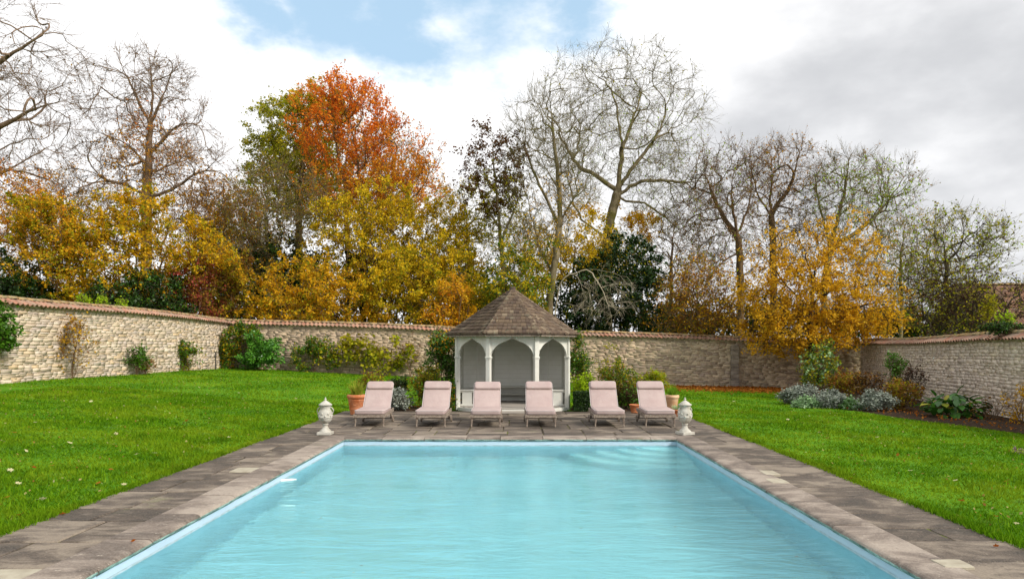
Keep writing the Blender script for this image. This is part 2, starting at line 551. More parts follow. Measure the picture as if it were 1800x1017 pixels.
# leaves
M['l_yellow'] = leafmat('hazel_leaf', ['#93841a', '#c0a01c', '#dcb824', '#ecc832', '#c8a820', '#f0ca3c'])
M['l_gold'] = leafmat('gold_leaf', ['#a8841a', '#d2a01c', '#e6b428', '#ce9c1e', '#eec43c', '#98901e'])
M['l_olive'] = leafmat('olive_leaf', ['#56601a', '#7e841e', '#a09a24', '#b8a626', '#6a721c', '#ccb22c'])
M['l_amber'] = leafmat('amber_leaf', ['#b8801a', '#d89a1c', '#e8aa2c', '#cc8e1e', '#f0ba3c', '#c0a228'])
M['l_beech'] = leafmat('beech_leaf', ['#b88c24', '#d8a826', '#e8b832', '#c89a24', '#f0c444', '#aa982e'])
M['l_orange'] = leafmat('orange_leaf', ['#d07a20', '#e08c26', '#ec9a30', '#d86c20', '#eaa83c', '#dc8428'])
M['l_red'] = leafmat('scarlet_leaf', ['#d86e24', '#e6842c', '#de6624', '#ee9634', '#d87826', '#f0a440'])
M['l_crimson'] = leafmat('crimson_leaf', ['#8a3a34', '#b04c44', '#bc5a50', '#9a5040', '#80482c', '#b4663a'])
M['l_green'] = leafmat('maple_leaf', ['#7a8422', '#949c2a', '#b0aa30', '#868a22', '#c2b032', '#d0ba38'])
M['l_dark'] = leafmat('evergreen_leaf', ['#142408', '#20360e', '#2c4612', '#1a2e0c', '#3a5418'], 0.15, 0.03)
M['l_yew'] = leafmat('yew_needle', ['#18280f', '#22361a', '#304a22', '#1c2e12', '#3c5428'], 0.1, 0.02)
M['l_mid'] = leafmat('shrub_leaf', ['#2c4c10', '#416a16', '#55801c', '#365a14', '#6a8f24'], 0.25, 0.03)
M['l_bright'] = leafmat('glossy_leaf', ['#2a5010', '#3c6e18', '#4f8a20', '#6aa030', '#305a14'], 0.2, 0.05)
M['l_lime'] = leafmat('lime_leaf', ['#7a9a1c', '#9ab820', '#b0c82c', '#8aa81e', '#c4d03c'])
M['l_vine'] = leafmat('vine_leaf', ['#6a7a18', '#8e9a20', '#aaa828', '#b8ac2c', '#7c6a1c', '#c0b440'])
M['l_brown'] = leafmat('brown_leaf', ['#4a3018', '#6a4522', '#85592c', '#58401e', '#7a6030'])
M['l_seed'] = leafmat('seed_cluster', ['#4a3020', '#5f3c28', '#6e4a30', '#553a1c', '#7a6a28'])
M['l_grey'] = leafmat('lavender_leaf', ['#6e756a', '#8b9286', '#a3a89a', '#7c8478', '#5e685a'], 0.15)
M['l_sage'] = leafmat('sage_leaf', ['#6a8a5a', '#86a672', '#a0ba8c', '#789a66', '#b4c8a0'], 0.2)
M['l_rust'] = leafmat('rusty_leaf', ['#6c4422', '#8a582a', '#a4702c', '#7c642c', '#b48c3c', '#6a6a2a'])
M['l_dead'] = leafmat('dead_stem_leaf', ['#32241c', '#463228', '#5a4030', '#3a2c22'])
M['l_pink'] = leafmat('pink_petal', ['#dc9aa4', '#e8b4ba', '#d88894'])
M['l_pale'] = leafmat('pale_fallen_leaf', ['#d8cc98', '#e0d8b0', '#c8b474', '#d0b860'])
M['l_fall'] = leafmat('russet_fallen_leaf', ['#8a4a1c', '#a4602a', '#b87834', '#7a4418', '#94682a'])

# ------------------------------------------------------------------ ground heights
PX0, PX1, PY0, PY1 = -3.12, 2.95, 2.0, 12.95      # inside of the pool
TX0, TX1, TY0, TY1 = -4.55, 4.22, -1.6, 18.75     # terrace
CW = 0.38                                         # coping width
def sm(t):
    t = np.clip(t, 0, 1)
    return t * t * (3 - 2 * t)
def hgt(x, y):
    x = np.asarray(x, float); y = np.asarray(y, float)
    near = np.interp(x, [-40, -14.2, -10, -7, TX0, TX1, 8, 13.5, 40], [0.8, 0.70, 0.44, 0.2, -0.02, -0.02, -0.15, -0.34, -0.4])
    far = np.interp(x, [-40, -14.2, -7.5, -3.6, 0, 3.4, 8.2, 14, 40], [0.8, 0.70, 0.37, 0.16, 0.03, -0.09, -0.25, -0.37, -0.42])
    t = sm((y - 19) / 13)
    return near * (1 - t) + far * t
def hz(x, y):
    return float(hgt(x, y))

# lawn: one sheet out to the horizon, open where the terrace and the pool are
xs = np.unique(np.concatenate([[-900, -400, -200, -100, -60], np.arange(-40, 41, 1.0), [TX0, TX1], [60, 100, 200, 400, 900]]))
ys = np.unique(np.concatenate([[-200, -60, -20, -8], np.arange(-4, 61, 1.0), [TY0, TY1], [80, 120, 200, 400, 800, 1600]]))
GX, GY = np.meshgrid(xs, ys)
GZ = hgt(GX, GY) + 0.02 * np.sin(GX * 1.3) * np.sin(GY * 0.9) * ((GX < TX0 - 0.5) | (GX > TX1 + 0.5) | (GY > TY1 + 0.5))
nx = len(xs)
ii, jj = np.meshgrid(np.arange(nx - 1), np.arange(len(ys) - 1))
cx = (xs[ii] + xs[ii + 1]) / 2
cy = (ys[jj] + ys[jj + 1]) / 2
keep = ~((cx > TX0) & (cx < TX1) & (cy > TY0) & (cy < TY1))
a = (jj * nx + ii)[keep]
link('lawn', mesh_np('lawn', np.stack([GX.ravel(), GY.ravel(), GZ.ravel()], 1), np.stack([a, a + 1, a + nx + 1, a + nx], 1), M['lawn'], smooth=True), kind='structure')

# grass blades
def grass(n, xlo, xhi, ylo, yhi, pw, hs=1.0):
    u = RNG.random(n)
    e = 1 - pw
    Y = (ylo ** e + u * (yhi ** e - ylo ** e)) ** (1 / e)
    X = xlo + RNG.random(n) * (xhi - xlo)
    return X, Y, np.full(n, hs)
parts = [grass(150000, -12.5, TX0 + 0.01, 5.0, 20, 1.25), grass(95000, TX1 - 0.01, 12.8, 5.0, 20, 1.25),
         grass(70000, -14.0, 15.5, 18.8, 34.8, 0.6), grass(9000, TX0 - 0.12, TX0 + 0.06, 5, 18.8, 0.9, 1.25), grass(9000, TX1 - 0.06, TX1 + 0.12, 5, 18.8, 0.9, 1.25)]
X = np.concatenate([p[0] for p in parts]); Y = np.concatenate([p[1] for p in parts]); HS = np.concatenate([p[2] for p in parts])
def bed_edge(y):
    """front edge of the border along the right-hand wall"""
    return np.interp(y, [5, 12, 14.2, 17.5, 21, 23.5, 26, 40], [20, 11.9, 11.45, 10.9, 10.2, 9.1, 20, 20])
ok = (X < bed_edge(Y)) & (np.abs(X) < Y * 0.76 + 1.5)
X, Y, HS = X[ok], Y[ok], HS[ok]
n = len(X)
Z = hgt(X, Y) + 0.02 * np.sin(X * 1.3) * np.sin(Y * 0.9) * ((X < TX0 - 0.5) | (X > TX1 + 0.5) | (Y > TY1 + 0.5)) - 0.004
ang = RNG.random(n) * 2 * np.pi
wd = (0.0028 + 0.00075 * Y) * (0.7 + 0.6 * RNG.random(n))
hh = (0.028 + 0.03 * RNG.random(n)) * HS * (0.75 + 0.5 * sm((np.sin(X * 2.1 + 1.3 * np.sin(Y * 1.7)) + 1) / 2))
le = 0.02 + 0.035 * RNG.random(n)
la = RNG.random(n) * 2 * np.pi
ca, sa = np.cos(ang) * wd, np.sin(ang) * wd
V = np.empty((n, 3, 3), np.float32)
V[:, 0] = np.stack([X - ca, Y - sa, Z], 1)
V[:, 1] = np.stack([X + ca, Y + sa, Z], 1)
V[:, 2] = np.stack([X + np.cos(la) * le, Y + np.sin(la) * le, Z + hh], 1)
t = np.repeat(np.clip(RNG.normal(0.5, 0.22, n), 0, 1), 3)
link('grass', mesh_np('grass', V.reshape(-1, 3), np.arange(3 * n).reshape(-1, 3), M['grass'], t), kind='stuff', label='short mown green grass covering the lawn', cat='grass')

# ------------------------------------------------------------------ terrace paving
bed = MB()
for x0, x1, y0, y1 in ((TX0, PX0 - 0.05, TY0, TY1), (PX1 + 0.05, TX1, TY0, TY1), (PX0 - 0.05, PX1 + 0.05, PY1 + 0.05, TY1), (PX0 - 0.05, PX1 + 0.05, TY0, PY0 - 0.05)):
    bed.box(((x0 + x1) / 2, (y0 + y1) / 2, -0.062), (x1 - x0, y1 - y0, 0.1))
terrace = bed.obj('patio', M['bed'], None, kind='structure')

def slab(x0, x1, y0, y1, ztop, th, rnd, bev=0.012, jit=0.008, tilt=0.004):
    q = [(x0, y0), (x1, y0), (x1, y1), (x0, y1)]
    q = [(x + rnd.uniform(-jit, jit), y + rnd.uniform(-jit, jit)) for x, y in q]
    cxm, cym = (x0 + x1) / 2, (y0 + y1) / 2
    tx, ty = rnd.uniform(-tilt, tilt), rnd.uniform(-tilt, tilt)
    def outline(ins):
        pts = []
        for i in range(4):
            a, b = Vector(q[i]), Vector(q[(i + 1) % 4])
            for k in (0, 0.35, 0.68):
                p = a.lerp(b, k)
                d = Vector((cxm, cym)) - p
                pts.append((p, d.normalized() * ins))
        return pts
    o = outline(1.0)
    offs = [rnd.uniform(-0.006, 0.009) if i % 3 else 0.012 for i in range(12)]
    v = []
    for ins, dz in ((0.0, -th), (0.0, -bev), (bev, 0.0)):
        for i, (p, d) in enumerate(o):
            pp = p + d * (offs[i] + ins)
            v.append((pp.x, pp.y, ztop + dz + (pp.x - cxm) * tx + (pp.y - cym) * ty))
    f = []
    for l in range(2):
        for i in range(12):
            j = (i + 1) % 12
            f.append((l * 12 + i, l * 12 + j, (l + 1) * 12 + j, (l + 1) * 12 + i))
    f.append(tuple(range(24, 36)))
    return v, f
def cut(x0, x1, y0, y1, mx, rnd, out):
    wx, wy = x1 - x0, y1 - y0
    if max(wx, wy) < mx * rnd.uniform(0.85, 1.25) and max(wx, wy) / min(wx, wy) < 2.3:
        out.append((x0, x1, y0, y1))
        return
    r = rnd.uniform(0.38, 0.62)
    if wx > wy * rnd.uniform(0.85, 1.2):
        cut(x0, x0 + wx * r, y0, y1, mx, rnd, out); cut(x0 + wx * r, x1, y0, y1, mx, rnd, out)
    else:
        cut(x0, x1, y0, y0 + wy * r, mx, rnd, out); cut(x0, x1, y0 + wy * r, y1, mx, rnd, out)
rnd = random.Random(11)
cells = []
cut(TX0, PX0 - CW, TY0, PY1 + CW, 0.92, rnd, cells)
cut(PX1 + CW, TX1, TY0, PY1 + CW, 0.92, rnd, cells)
cut(TX0, TX1, PY1 + CW, TY1, 0.95, rnd, cells)
cut(PX0 - CW, PX1 + CW, TY0, PY0 - CW, 0.95, rnd, cells)
for (x0, x1, y0, y1) in cells:
    gp = rnd.uniform(0.002, 0.008)
    v, f = slab(x0 + gp, x1 - gp, y0 + gp, y1 - gp, rnd.uniform(-0.006, 0.004), 0.05, rnd)
    link('flagstone', mesh_py('flagstone', v, f, M['flag']), terrace)
# coping with a rounded inner nose that overhangs the pool
def cope(p0, p1, inn, rnd):
    """stone from p0 to p1 along the pool edge; inn = unit vector towards the water"""
    p0, p1, inn = Vector(p0), Vector(p1), Vector(inn)
    ins = Vector(((p1 - p0).normalized() * rnd.uniform(0.003, 0.007)))
    p0, p1 = p0 + ins, p1 - ins
    zt = 0.024 + rnd.uniform(-0.003, 0.003)
    prof = [(-CW + 0.006, -0.05), (-CW + 0.006, zt - 0.008), (-CW + 0.016, zt), (-0.03, zt), (-0.005, zt - 0.004), (0.014, zt - 0.013), (0.026, zt - 0.03), (0.026, zt - 0.044), (0.012, zt - 0.062), (-0.03, zt - 0.066)]
    k = len(prof)
    v, nseg = [], 4
    for s in range(nseg + 1):
        c = p0.lerp(p1, s / nseg)
        wob = rnd.uniform(-0.004, 0.004)
        for (d, z) in prof:
            q = c + inn * (d + (wob if d > -0.2 else 0))
            v.append((q.x, q.y, z + rnd.uniform(-0.0015, 0.0015)))
    f, mi = [], []
    for s in range(nseg):
        for i in range(k - 1):
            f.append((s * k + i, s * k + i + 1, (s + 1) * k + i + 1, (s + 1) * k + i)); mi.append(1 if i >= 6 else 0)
    f.append(tuple(range(k))); mi.append(0)
    f.append(tuple(nseg * k + i for i in reversed(range(k)))); mi.append(0)
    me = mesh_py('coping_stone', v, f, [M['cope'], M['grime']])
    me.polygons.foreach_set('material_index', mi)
    bm = bmesh.new(); bm.from_mesh(me); bmesh.ops.recalc_face_normals(bm, faces=bm.faces); bm.to_mesh(me); bm.free()
    link('coping_stone', me, terrace)
def run(a, b, inn, lo, hi):
    a, b = Vector(a), Vector(b)
    L = (b - a).length
    s = 0.0
    while s < L - 1e-6:
        l = rnd.uniform(lo, hi)
        e = L if L - s - l < lo * 0.6 else s + l
        cope(a + (b - a) * (s / L), a + (b - a) * (e / L), inn, rnd)
        s = e
run((PX0, PY0 - CW), (PX0, PY1 + CW), (1, 0), 0.75, 1.15)
run((PX1, PY0 - CW), (PX1, PY1 + CW), (-1, 0), 0.75, 1.15)
run((PX0, PY1), (PX1, PY1), (0, -1), 0.55, 0.8)
run((PX0, PY0), (PX1, PY0), (0, 1), 0.55, 0.8)
# pale square lids let into the paving
for px, py, sx, sy in ((432, 826, 0.34, 0.34), (1352, 833, 0.2, 0.3), (1366, 848, 0.22, 0.3), (1675, 995, 0.24, 0.2), (18, 1011, 0.42, 0.26)):
    Yp = F * CH / (py - HY)
    q = P(px, py, Yp)
    zz = 0.022 if (q.x > PX0 - CW - 0.1 and q.x < PX1 + CW + 0.1) else 0.004
    v, f = slab(q.x - sx / 2, q.x + sx / 2, Yp - sy / 2, Yp + sy / 2, zz + 0.006, 0.03, rnd, 0.006, 0.004, 0.001)
    link('skimmer_lid', mesh_py('skimmer_lid', v, f, M['lid']), terrace, label='pale square lid let into the paving')

# ------------------------------------------------------------------ pool
DEPTH = -1.25
bas = MB()
x0, x1, y0, y1 = PX0, PX1, PY0, PY1
bas.add([(x0, y0, -0.04), (x1, y0, -0.04), (x1, y1, -0.04), (x0, y1, -0.04), (x0, y0, DEPTH), (x1, y0, DEPTH), (x1, y1, DEPTH), (x0, y1, DEPTH)],
        [(4, 5, 6, 7), (0, 4, 7, 3), (1, 2, 6, 5), (3, 7, 6, 2), (0, 1, 5, 4)])
basin = bas.obj('pool_basin', [M['pool'], M['pool_floor']], None, kind='structure', label='pale blue painted swimming pool shell')
basin.data.polygons[0].material_index = 1
tm = NM('tide_mark')
tcol = tm.ramp(tm.noise(9, 5, 0.75, stretch=(1, 1, 4)), [(0.35, lin('#8fa3a6')), (0.55, lin('#aebfc8')), (0.7, lin('#b8c8d2'))])
tm.pbr(tcol, 0.6)
for (xa, ya, xb, yb_) in ((x0 + 0.003, y0, x0 + 0.003, y1), (x1 - 0.003, y0, x1 - 0.003, y1), (x0, y1 - 0.003, x1, y1 - 0.003)):
    link('tide_mark', mesh_py('tide_mark', [(xa, ya, -0.128), (xb, yb_, -0.128), (xb, yb_, -0.104), (xa, ya, -0.104)], [(0, 1, 2, 3)], tm.m), basin)
for k in range(4):
    r0, zt = 0.75 + 0.4 * k, -0.24 - 0.22 * k
    st = MB()
    arc = [Vector((PX1 - 0.003 - r0 * math.sin(q), PY1 - 0.003 - 0.85 * r0 * math.cos(q))) for q in np.linspace(0, math.pi / 2, 25)]
    prev = DEPTH + 0.004
    v = [(PX1 - 0.003, PY1 - 0.003, zt)] + [(p.x, p.y, zt) for p in arc] + [(p.x, p.y, prev) for p in arc]
    f = [(0, i + 1, i + 2) for i in range(24)] + [(i + 1, 26 + i, 27 + i, i + 2) for i in range(24)]
    st.add(v, f)
    so_ = st.obj('pool_step', M['step'], basin)
    ring = [(PX1 - 0.003 - (r0 - dr) * math.sin(q), PY1 - 0.003 - 0.85 * (r0 - dr) * math.cos(q), zt + 0.004) for dr in (0.07, 0.002) for q in np.linspace(0, math.pi / 2, 25)]
    MB().add(ring, [(i, 25 + i, 26 + i, i + 1) for i in range(24)]).obj('nosing', M['nosing'], so_)
link('water', mesh_py('water', [(x0 + 0.002, y0 + 0.002, -0.125), (x1 - 0.002, y0 + 0.002, -0.125), (x1 - 0.002, y1 - 0.002, -0.125), (x0 + 0.002, y1 - 0.002, -0.125)], [(0, 1, 2, 3)], M['water']),
     kind='structure', label='turquoise rippled water filling the swimming pool')

# ------------------------------------------------------------------ stone garden walls with tiled tops
def in_frame(p):
    if p[1] < 1:
        return False
    px = VX + p[0] / p[1] * F
    py = HY - (p[2] - CH) / p[1] * F
    return -5 < px < 1805 and 0 < py < 1017

TILE = None
def tile_mesh():
    """one clay pantile, 0.21 m wide, 0.42 m long down the slope, S-shaped in section"""
    n = 9
    top, bot = [], []
    v, f = [], []
    for e, (yy, zz) in enumerate(((0.0, 0.0), (0.44, 0.0))):
        for th in (0.0, -0.018):
            for i in range(n):
                u = i / (n - 1)
                z = 0.045 * math.sin(math.pi * min(u / 0.62, 1.0)) if u < 0.62 else -0.016 * math.sin(math.pi * (u - 0.62) / 0.38)
                v.append((u * 0.222 - 0.111, yy, z + th + zz))
    # rows: 0 top y0, 1 under y0, 2 top y1, 3 under y1
    for i in range(n - 1):
        f.append((i, i + 1, 2 * n + i + 1, 2 * n + i))
        f.append((n + i, 3 * n + i, 3 * n + i + 1, n + i + 1))
        f.append((i, n + i, n + i + 1, i + 1))
        f.append((2 * n + i, 2 * n + i + 1, 3 * n + i + 1, 3 * n + i))
    return mesh_py('tile', v, f, M['tile'])
def ridge_mesh():
    n = 9
    v, f = [], []
    for x in (-0.2, 0.2):
        for r in (0.115, 0.095):
            for i in range(n):
                q = math.pi * i / (n - 1)
                v.append((x, r * math.cos(q), r * 0.72 * math.sin(q)))
    for i in range(n - 1):
        f.append((i, i + 1, 2 * n + i + 1, 2 * n + i))
        f.append((i, n + i, n + i + 1, i + 1))
        f.append((2 * n + i, 2 * n + i + 1, 3 * n + i + 1, 3 * n + i))
    return mesh_py('ridge_tile', v, f, M['ridge'], smooth=True)
TILE, RIDGE = tile_mesh(), ridge_mesh()

def stone_wall(label, p0, p1, z0, z1, height, smat, rowh, stw, n_single, seed, side, tiles=True, tile_range=None):
    """p0->p1 on the ground; garden side is to the `side` (+1 left, -1 right) of that direction"""
    rr = np.random.default_rng(seed)
    p0, p1 = np.array(p0, float), np.array(p1, float)
    L = np.linalg.norm(p1 - p0)
    d = (p1 - p0) / L
    nrm = np.array([-d[1], d[0]]) * side
    th = 0.42
    root = empty('stone_wall', label, 'wall', (p0[0], p0[1], z0))
    base = np.array([p0[0], p0[1], z0])
    def W(s, z, o):
        """s along, z above local foot, o out towards the garden -> world (minus the root)"""
        s = np.asarray(s, float); z = np.asarray(z, float); o = np.asarray(o, float)
        sag = 0.03 * np.sin(s * 0.42 + seed) * np.clip(z, 0, 1)
        out = o + 0.025 * np.sin(s * 0.6 + seed * 2) + 0.012 * np.sin(s * 1.9)
        return np.stack([d[0] * s + nrm[0] * out, d[1] * s + nrm[1] * out, (z1 - z0) * s / L + z + sag], -1)
    ns = max(8, int(L / 0.7))
    ss = np.linspace(0, L, ns + 1)
    V = np.concatenate([W(ss, np.full(ns + 1, zz), np.full(ns + 1, oo)) for zz, oo in ((-0.35, -0.009), (height, -0.009), (height, -th), (-0.35, -th))])
    k = ns + 1
    Fq = []
    for i in range(ns):
        for a in range(4):
            b = (a + 1) % 4
            Fq.append((a * k + i, a * k + i + 1, b * k + i + 1, b * k + i))
    Fq += [(0, k, 2 * k, 3 * k), (ns, 3 * k + ns, 2 * k + ns, k + ns)]
    link('wall_core', mesh_np('wall_core', V, Fq, M['mortar']), root)
    # the stones
    items = []
    z = -0.12
    while z < height - 0.02:
        h = rr.uniform(*rowh)
        if height - z - h < rowh[0] * 0.6:
            h = height - z
        s = -rr.uniform(0, 0.2)
        while s < L:
            wd = rr.uniform(*stw) * (0.75 + 2.2 * h)
            zz0, hh0 = z, h
            if rr.random() < 0.16:                      # two thin stones in one course
                c = h * rr.uniform(0.4, 0.6)
                items.append((s, s + wd, z, z + c))
                items.append((s, s + wd, z + c, z + h))
            else:
                items.append((s, s + wd, z, z + h + (rr.uniform(0, 0.02))))
            s += wd
        z += h
    it = np.array(items)
    it[:, 0] = np.clip(it[:, 0], 0, L); it[:, 1] = np.clip(it[:, 1], 0, L)
    it = it[(it[:, 1] - it[:, 0]) > 0.04]
    n = len(it)
    gp = rr.uniform(0.0, 0.006, n)
    a0, a1, b0, b1 = it[:, 0] + gp, it[:, 1] - gp, it[:, 2] + gp * 0.8, it[:, 3] - gp * 0.8
    wdt, hgt_ = a1 - a0, b1 - b0
    cut_ = np.minimum(wdt, hgt_)
    loc = np.zeros((n, 8, 2))
    for q, (fx, fz) in enumerate(((0, 0), (1, 0), (1, 1), (0, 1))):
        sx, sz = (1 if fx == 0 else -1), (1 if fz == 0 else -1)
        c1 = cut_ * rr.uniform(0.05, 0.6, n); c2 = cut_ * rr.uniform(0.02, 0.3, n)
        X0 = a0 + fx * wdt; Z0 = b0 + fz * hgt_
        A = np.stack([X0 + sx * c1, Z0], 1); B = np.stack([X0, Z0 + sz * c2], 1)
        first, second = (B, A) if q in (0, 2) else (A, B)
        loc[:, q * 2] = first; loc[:, q * 2 + 1] = second
    loc += rr.normal(0, 0.005, loc.shape)
    cen = loc.mean(1, keepdims=True)
    dep = rr.uniform(-0.003, 0.011, n)
    front = cen + (loc - cen) * (1 - 0.006 / np.maximum(cut_, 0.05))[:, None, None]
    Vb = W(loc[:, :, 0], loc[:, :, 1], np.full((n, 8), -0.06))
    Vf = W(front[:, :, 0], front[:, :, 1], dep[:, None] + rr.normal(0, 0.006, (n, 8)))
    VV = np.concatenate([Vb, Vf], 1)                  # n,16,3
    q = np.array([(i, (i + 1) % 8, 8 + (i + 1) % 8, 8 + i) for i in range(8)] + [(8, 9, 10, 11), (8, 11, 12, 15), (12, 13, 14, 15)])
    if side < 0:
        q = q[:, ::-1]
    tt = rr.random(n)
    world_c = VV.mean(1) + base
    vis = np.array([in_frame(c) for c in world_c])
    score = wdt * hgt_ / np.maximum(world_c[:, 1], 1) ** 2 * vis
    order = np.argsort(-score)
    single = set(order[:n_single].tolist()) if n_single else set()
    rest = np.array([i for i in range(n) if i not in single])
    if len(rest):
        m_ = len(rest)
        Fr = (q[None] + (np.arange(m_) * 16)[:, None, None]).reshape(-1, 4)
        link('rubble_stone', mesh_np('rubble_stone', VV[rest].reshape(-1, 3), Fr, smat, np.repeat(tt[rest], 16)), root, kind='stuff')
    for i in single:
        link('stone', mesh_np('stone', VV[i], q, smat, np.repeat(tt[i], 16)), root)
    # tiled top
    if tiles:
        sl = R(24)
        lo, hi = tile_range or (0, L)
        nt_ = int((hi - lo) / 0.205)
        angz = math.atan2(nrm[1], nrm[0]) - math.pi / 2
        for sgn in (1,):
            for i in range(nt_):
                s = lo + (i + 0.5) * 0.205
                o = link('tile', TILE, root)
                c = W(s, height + 0.055 + rr.uniform(-0.008, 0.008), 0.17 if sgn > 0 else -th - 0.17)
                o.location = c
                # local +y runs up the slope, towards the ridge
                rz = angz + (math.pi if sgn > 0 else 0)
                o.rotation_euler = (Matrix.Rotation(rz + rr.normal(0, 0.025), 3, 'Z') @ Matrix.Rotation(sl + rr.normal(0, 0.02), 3, 'X')).to_euler()
        for i in range(int((hi - lo) / 0.4)):
            s = lo + (i + 0.5) * 0.4
            o = link('ridge_tile', RIDGE, root)
            o.location = W(s, height + 0.225 + rr.uniform(-0.008, 0.008), -th / 2)
            o.rotation_euler = (rr.normal(0, 0.03), rr.normal(0, 0.02) - math.atan2(z1 - z0, L), math.atan2(d[1], d[0]))
        # mortar bedding under the tiles
        mb = MB()
        for i in range(ns):
            sa, sb = ss[i], ss[i + 1]
            ring = []
            for s in (sa, sb):
                ring += [W(s, height - 0.004, 0.05), W(s, height + 0.05, 0.06), W(s, height + 0.20, -th / 2 + 0.03), W(s, height + 0.20, -th / 2 - 0.03), W(s, height + 0.05, -th - 0.06), W(s, height - 0.004, -th - 0.05)]
            mb.add(ring, [(j, (j + 1) % 6, 6 + (j + 1) % 6, 6 + j) for j in range(6)])
        mb.obj('tile_bedding', M['mortar'], root)
    return root, W, base
WLx = -14.15
wallL = stone_wall('tall pale limestone rubble wall with clay tile top along the lawn, leftmost wall', (WLx, 16.0), (WLx, 35.2), 0.68, 0.70, 2.18, M['stoneL'], (0.045, 0.12), (0.2, 0.58), 300, 3, -1)
wallB = stone_wall('brownish stone wall with tiled top running behind the summerhouse', (WLx - 0.3, 35.2), (17.4, 35.2), 0.70, -0.42, 2.16, M['stoneB'], (0.05, 0.12), (0.25, 0.6), 0, 5, -1)
wallR = stone_wall('grey coursed stone wall with red clay tile top behind the flower border', (16.9, 34.8), (12.35, 13.4), -0.40, -0.36, 2.2, M['stoneR'], (0.07, 0.135), (0.18, 0.48), 300, 8, -1)
# a pier against the back wall
root, W, base = wallB
prng = random.Random(5)
q = P(1292, 640, 35.0)
zb = hz(q.x, 35) - 0.1
pp = MB().box((q.x - base[0], 35.05 - base[1], zb + 1.08 - base[2]), (0.34, 0.2, 2.16))
pier_o = pp.obj('pier', M['mortar'], root)
zc = zb
while zc < zb + 2.12:
    h = prng.uniform(0.1, 0.2)
    MB().box((q.x - base[0] + prng.uniform(-.01, .01), 35.03 - base[1], zc + h / 2 - base[2]), (0.38 + prng.uniform(-.03, .03), 0.2, h - 0.015)).obj('pier_stone', M['cope'], pier_o, bevel=0.012)
    zc += h

# ------------------------------------------------------------------ summerhouse (octagonal)
GW = 2.93                                          # across the flats, post centre to post centre
GYF = 18.12                                        # front face
GC = Vector(((901 - VX) / F * 19.6, GYF + GW / 2, 0))
gz = empty('summerhouse', 'white octagonal wooden summerhouse with ogee arches and shingle roof', 'summerhouse', GC)
GR = GW / 2 / math.cos(R(22.5))
FLO = 0.09
def gv(k):                                         # vertex k; face k lies between vertex k and k+1; face 0 is the front
    q = R(-90 - 22.5 + 45 * k)
    return Vector((GR * math.cos(q), GR * math.sin(q), 0))
def face_frame(k):
    a, b = gv(k), gv(k + 1)
    e = (b - a).normalized()
    return a, b, e, Vector((e.y, -e.x, 0))         # outward normal
ZT = 2.0
for k in range(8):
    p = gv(k)
    rot = Matrix.Rotation(R(45 * k - 22.5), 3, 'Z')
    MB().box((p.x, p.y, ZT / 2 + 0.01), (0.115, 0.115, ZT - 0.02), rot).obj('post', M['paint'], gz, bevel=0.008)
    if k < 2 or k == 7 or k == 2:
        MB().box((p.x, p.y, 1.42), (0.15, 0.15, 0.035), rot).box((p.x, p.y, 1.385), (0.135, 0.135, 0.02), rot).obj('capital', M['paint'], gz, bevel=0.006)
OG = [(0, 0), (0.02, 0.10), (0.06, 0.22), (0.13, 0.37), (0.24, 0.52), (0.38, 0.645), (0.54, 0.735), (0.70, 0.80), (0.83, 0.865), (0.93, 0.93), (1.0, 1.0)]
for k in range(8):
    a, b, e, nn = face_frame(k)
    L = (b - a).length
    mid = (a + b) / 2
    # sill and top rails
    MB().box(mid + Vector((0, 0, 0.045)), (L - 0.13, 0.09, 0.09), Matrix.Rotation(math.atan2(e.y, e.x), 3, 'Z')).obj('ground_sill', M['paint'], gz, bevel=0.006)
    MB().box(mid + Vector((0, 0, ZT + 0.015)), (L + 0.02, 0.1, 0.07), Matrix.Rotation(math.atan2(e.y, e.x), 3, 'Z')).obj('top_rail', M['paint'], gz, bevel=0.004)
    if k in (0, 1, 7):
        zs, za = 1.44, 1.945
        hw = L / 2 - 0.05
        for sg in (-1, 1):
            v, f = [], []
            for t_ in (0.022, -0.022):
                for (u, w_) in OG:
                    for zz in (zs + (za - zs) * w_, ZT - 0.018):
                        q = mid + e * (sg * (hw * (1 - u) + 0.001)) + nn * t_
                        v.append((q.x, q.y, zz))
            n2 = len(OG) * 2
            for i in range(len(OG) - 1):
                f.append((2 * i, 2 * i + 2, 2 * i + 3, 2 * i + 1))
                f.append((n2 + 2 * i, n2 + 2 * i + 1, n2 + 2 * i + 3, n2 + 2 * i + 2))
                f.append((2 * i, n2 + 2 * i, n2 + 2 * i + 2, 2 * i + 2))
                f.append((2 * i + 1, 2 * i + 3, n2 + 2 * i + 3, n2 + 2 * i + 1))
            f.append((0, 1, n2 + 1, n2))
            MB().add(v, f).obj('arch_spandrel', M['paint'], gz)
            # moulding along the arch edge
            pts = [mid + e * (sg * hw * (1 - u)) + nn * 0.026 + Vector((0, 0, zs + (za - zs) * w_)) for (u, w_) in OG]
            MB().tube(pts, 0.013, 6).obj('arch_moulding', M['paint'], gz, smooth=True)
    else:
        rz = Matrix.Rotation(math.atan2(e.y, e.x), 3, 'Z')
        pan = MB().box(mid + nn * 0.01 + Vector((0, 0, 1.03)), (L - 0.09, 0.012, 1.86), rz).obj('wall_panel', M['paint'], gz)
        z = 0.1
        while z < 1.93:
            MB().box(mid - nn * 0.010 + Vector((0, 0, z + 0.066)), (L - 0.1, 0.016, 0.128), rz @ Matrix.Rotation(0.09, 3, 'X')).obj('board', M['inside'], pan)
            z += 0.135
        if k in (3, 4, 5):
            MB().box(mid - nn * 0.030 + Vector((0, 0, 1.0)), (0.05, 0.02, 1.78), rz).obj('batten', M['inside'], gz)
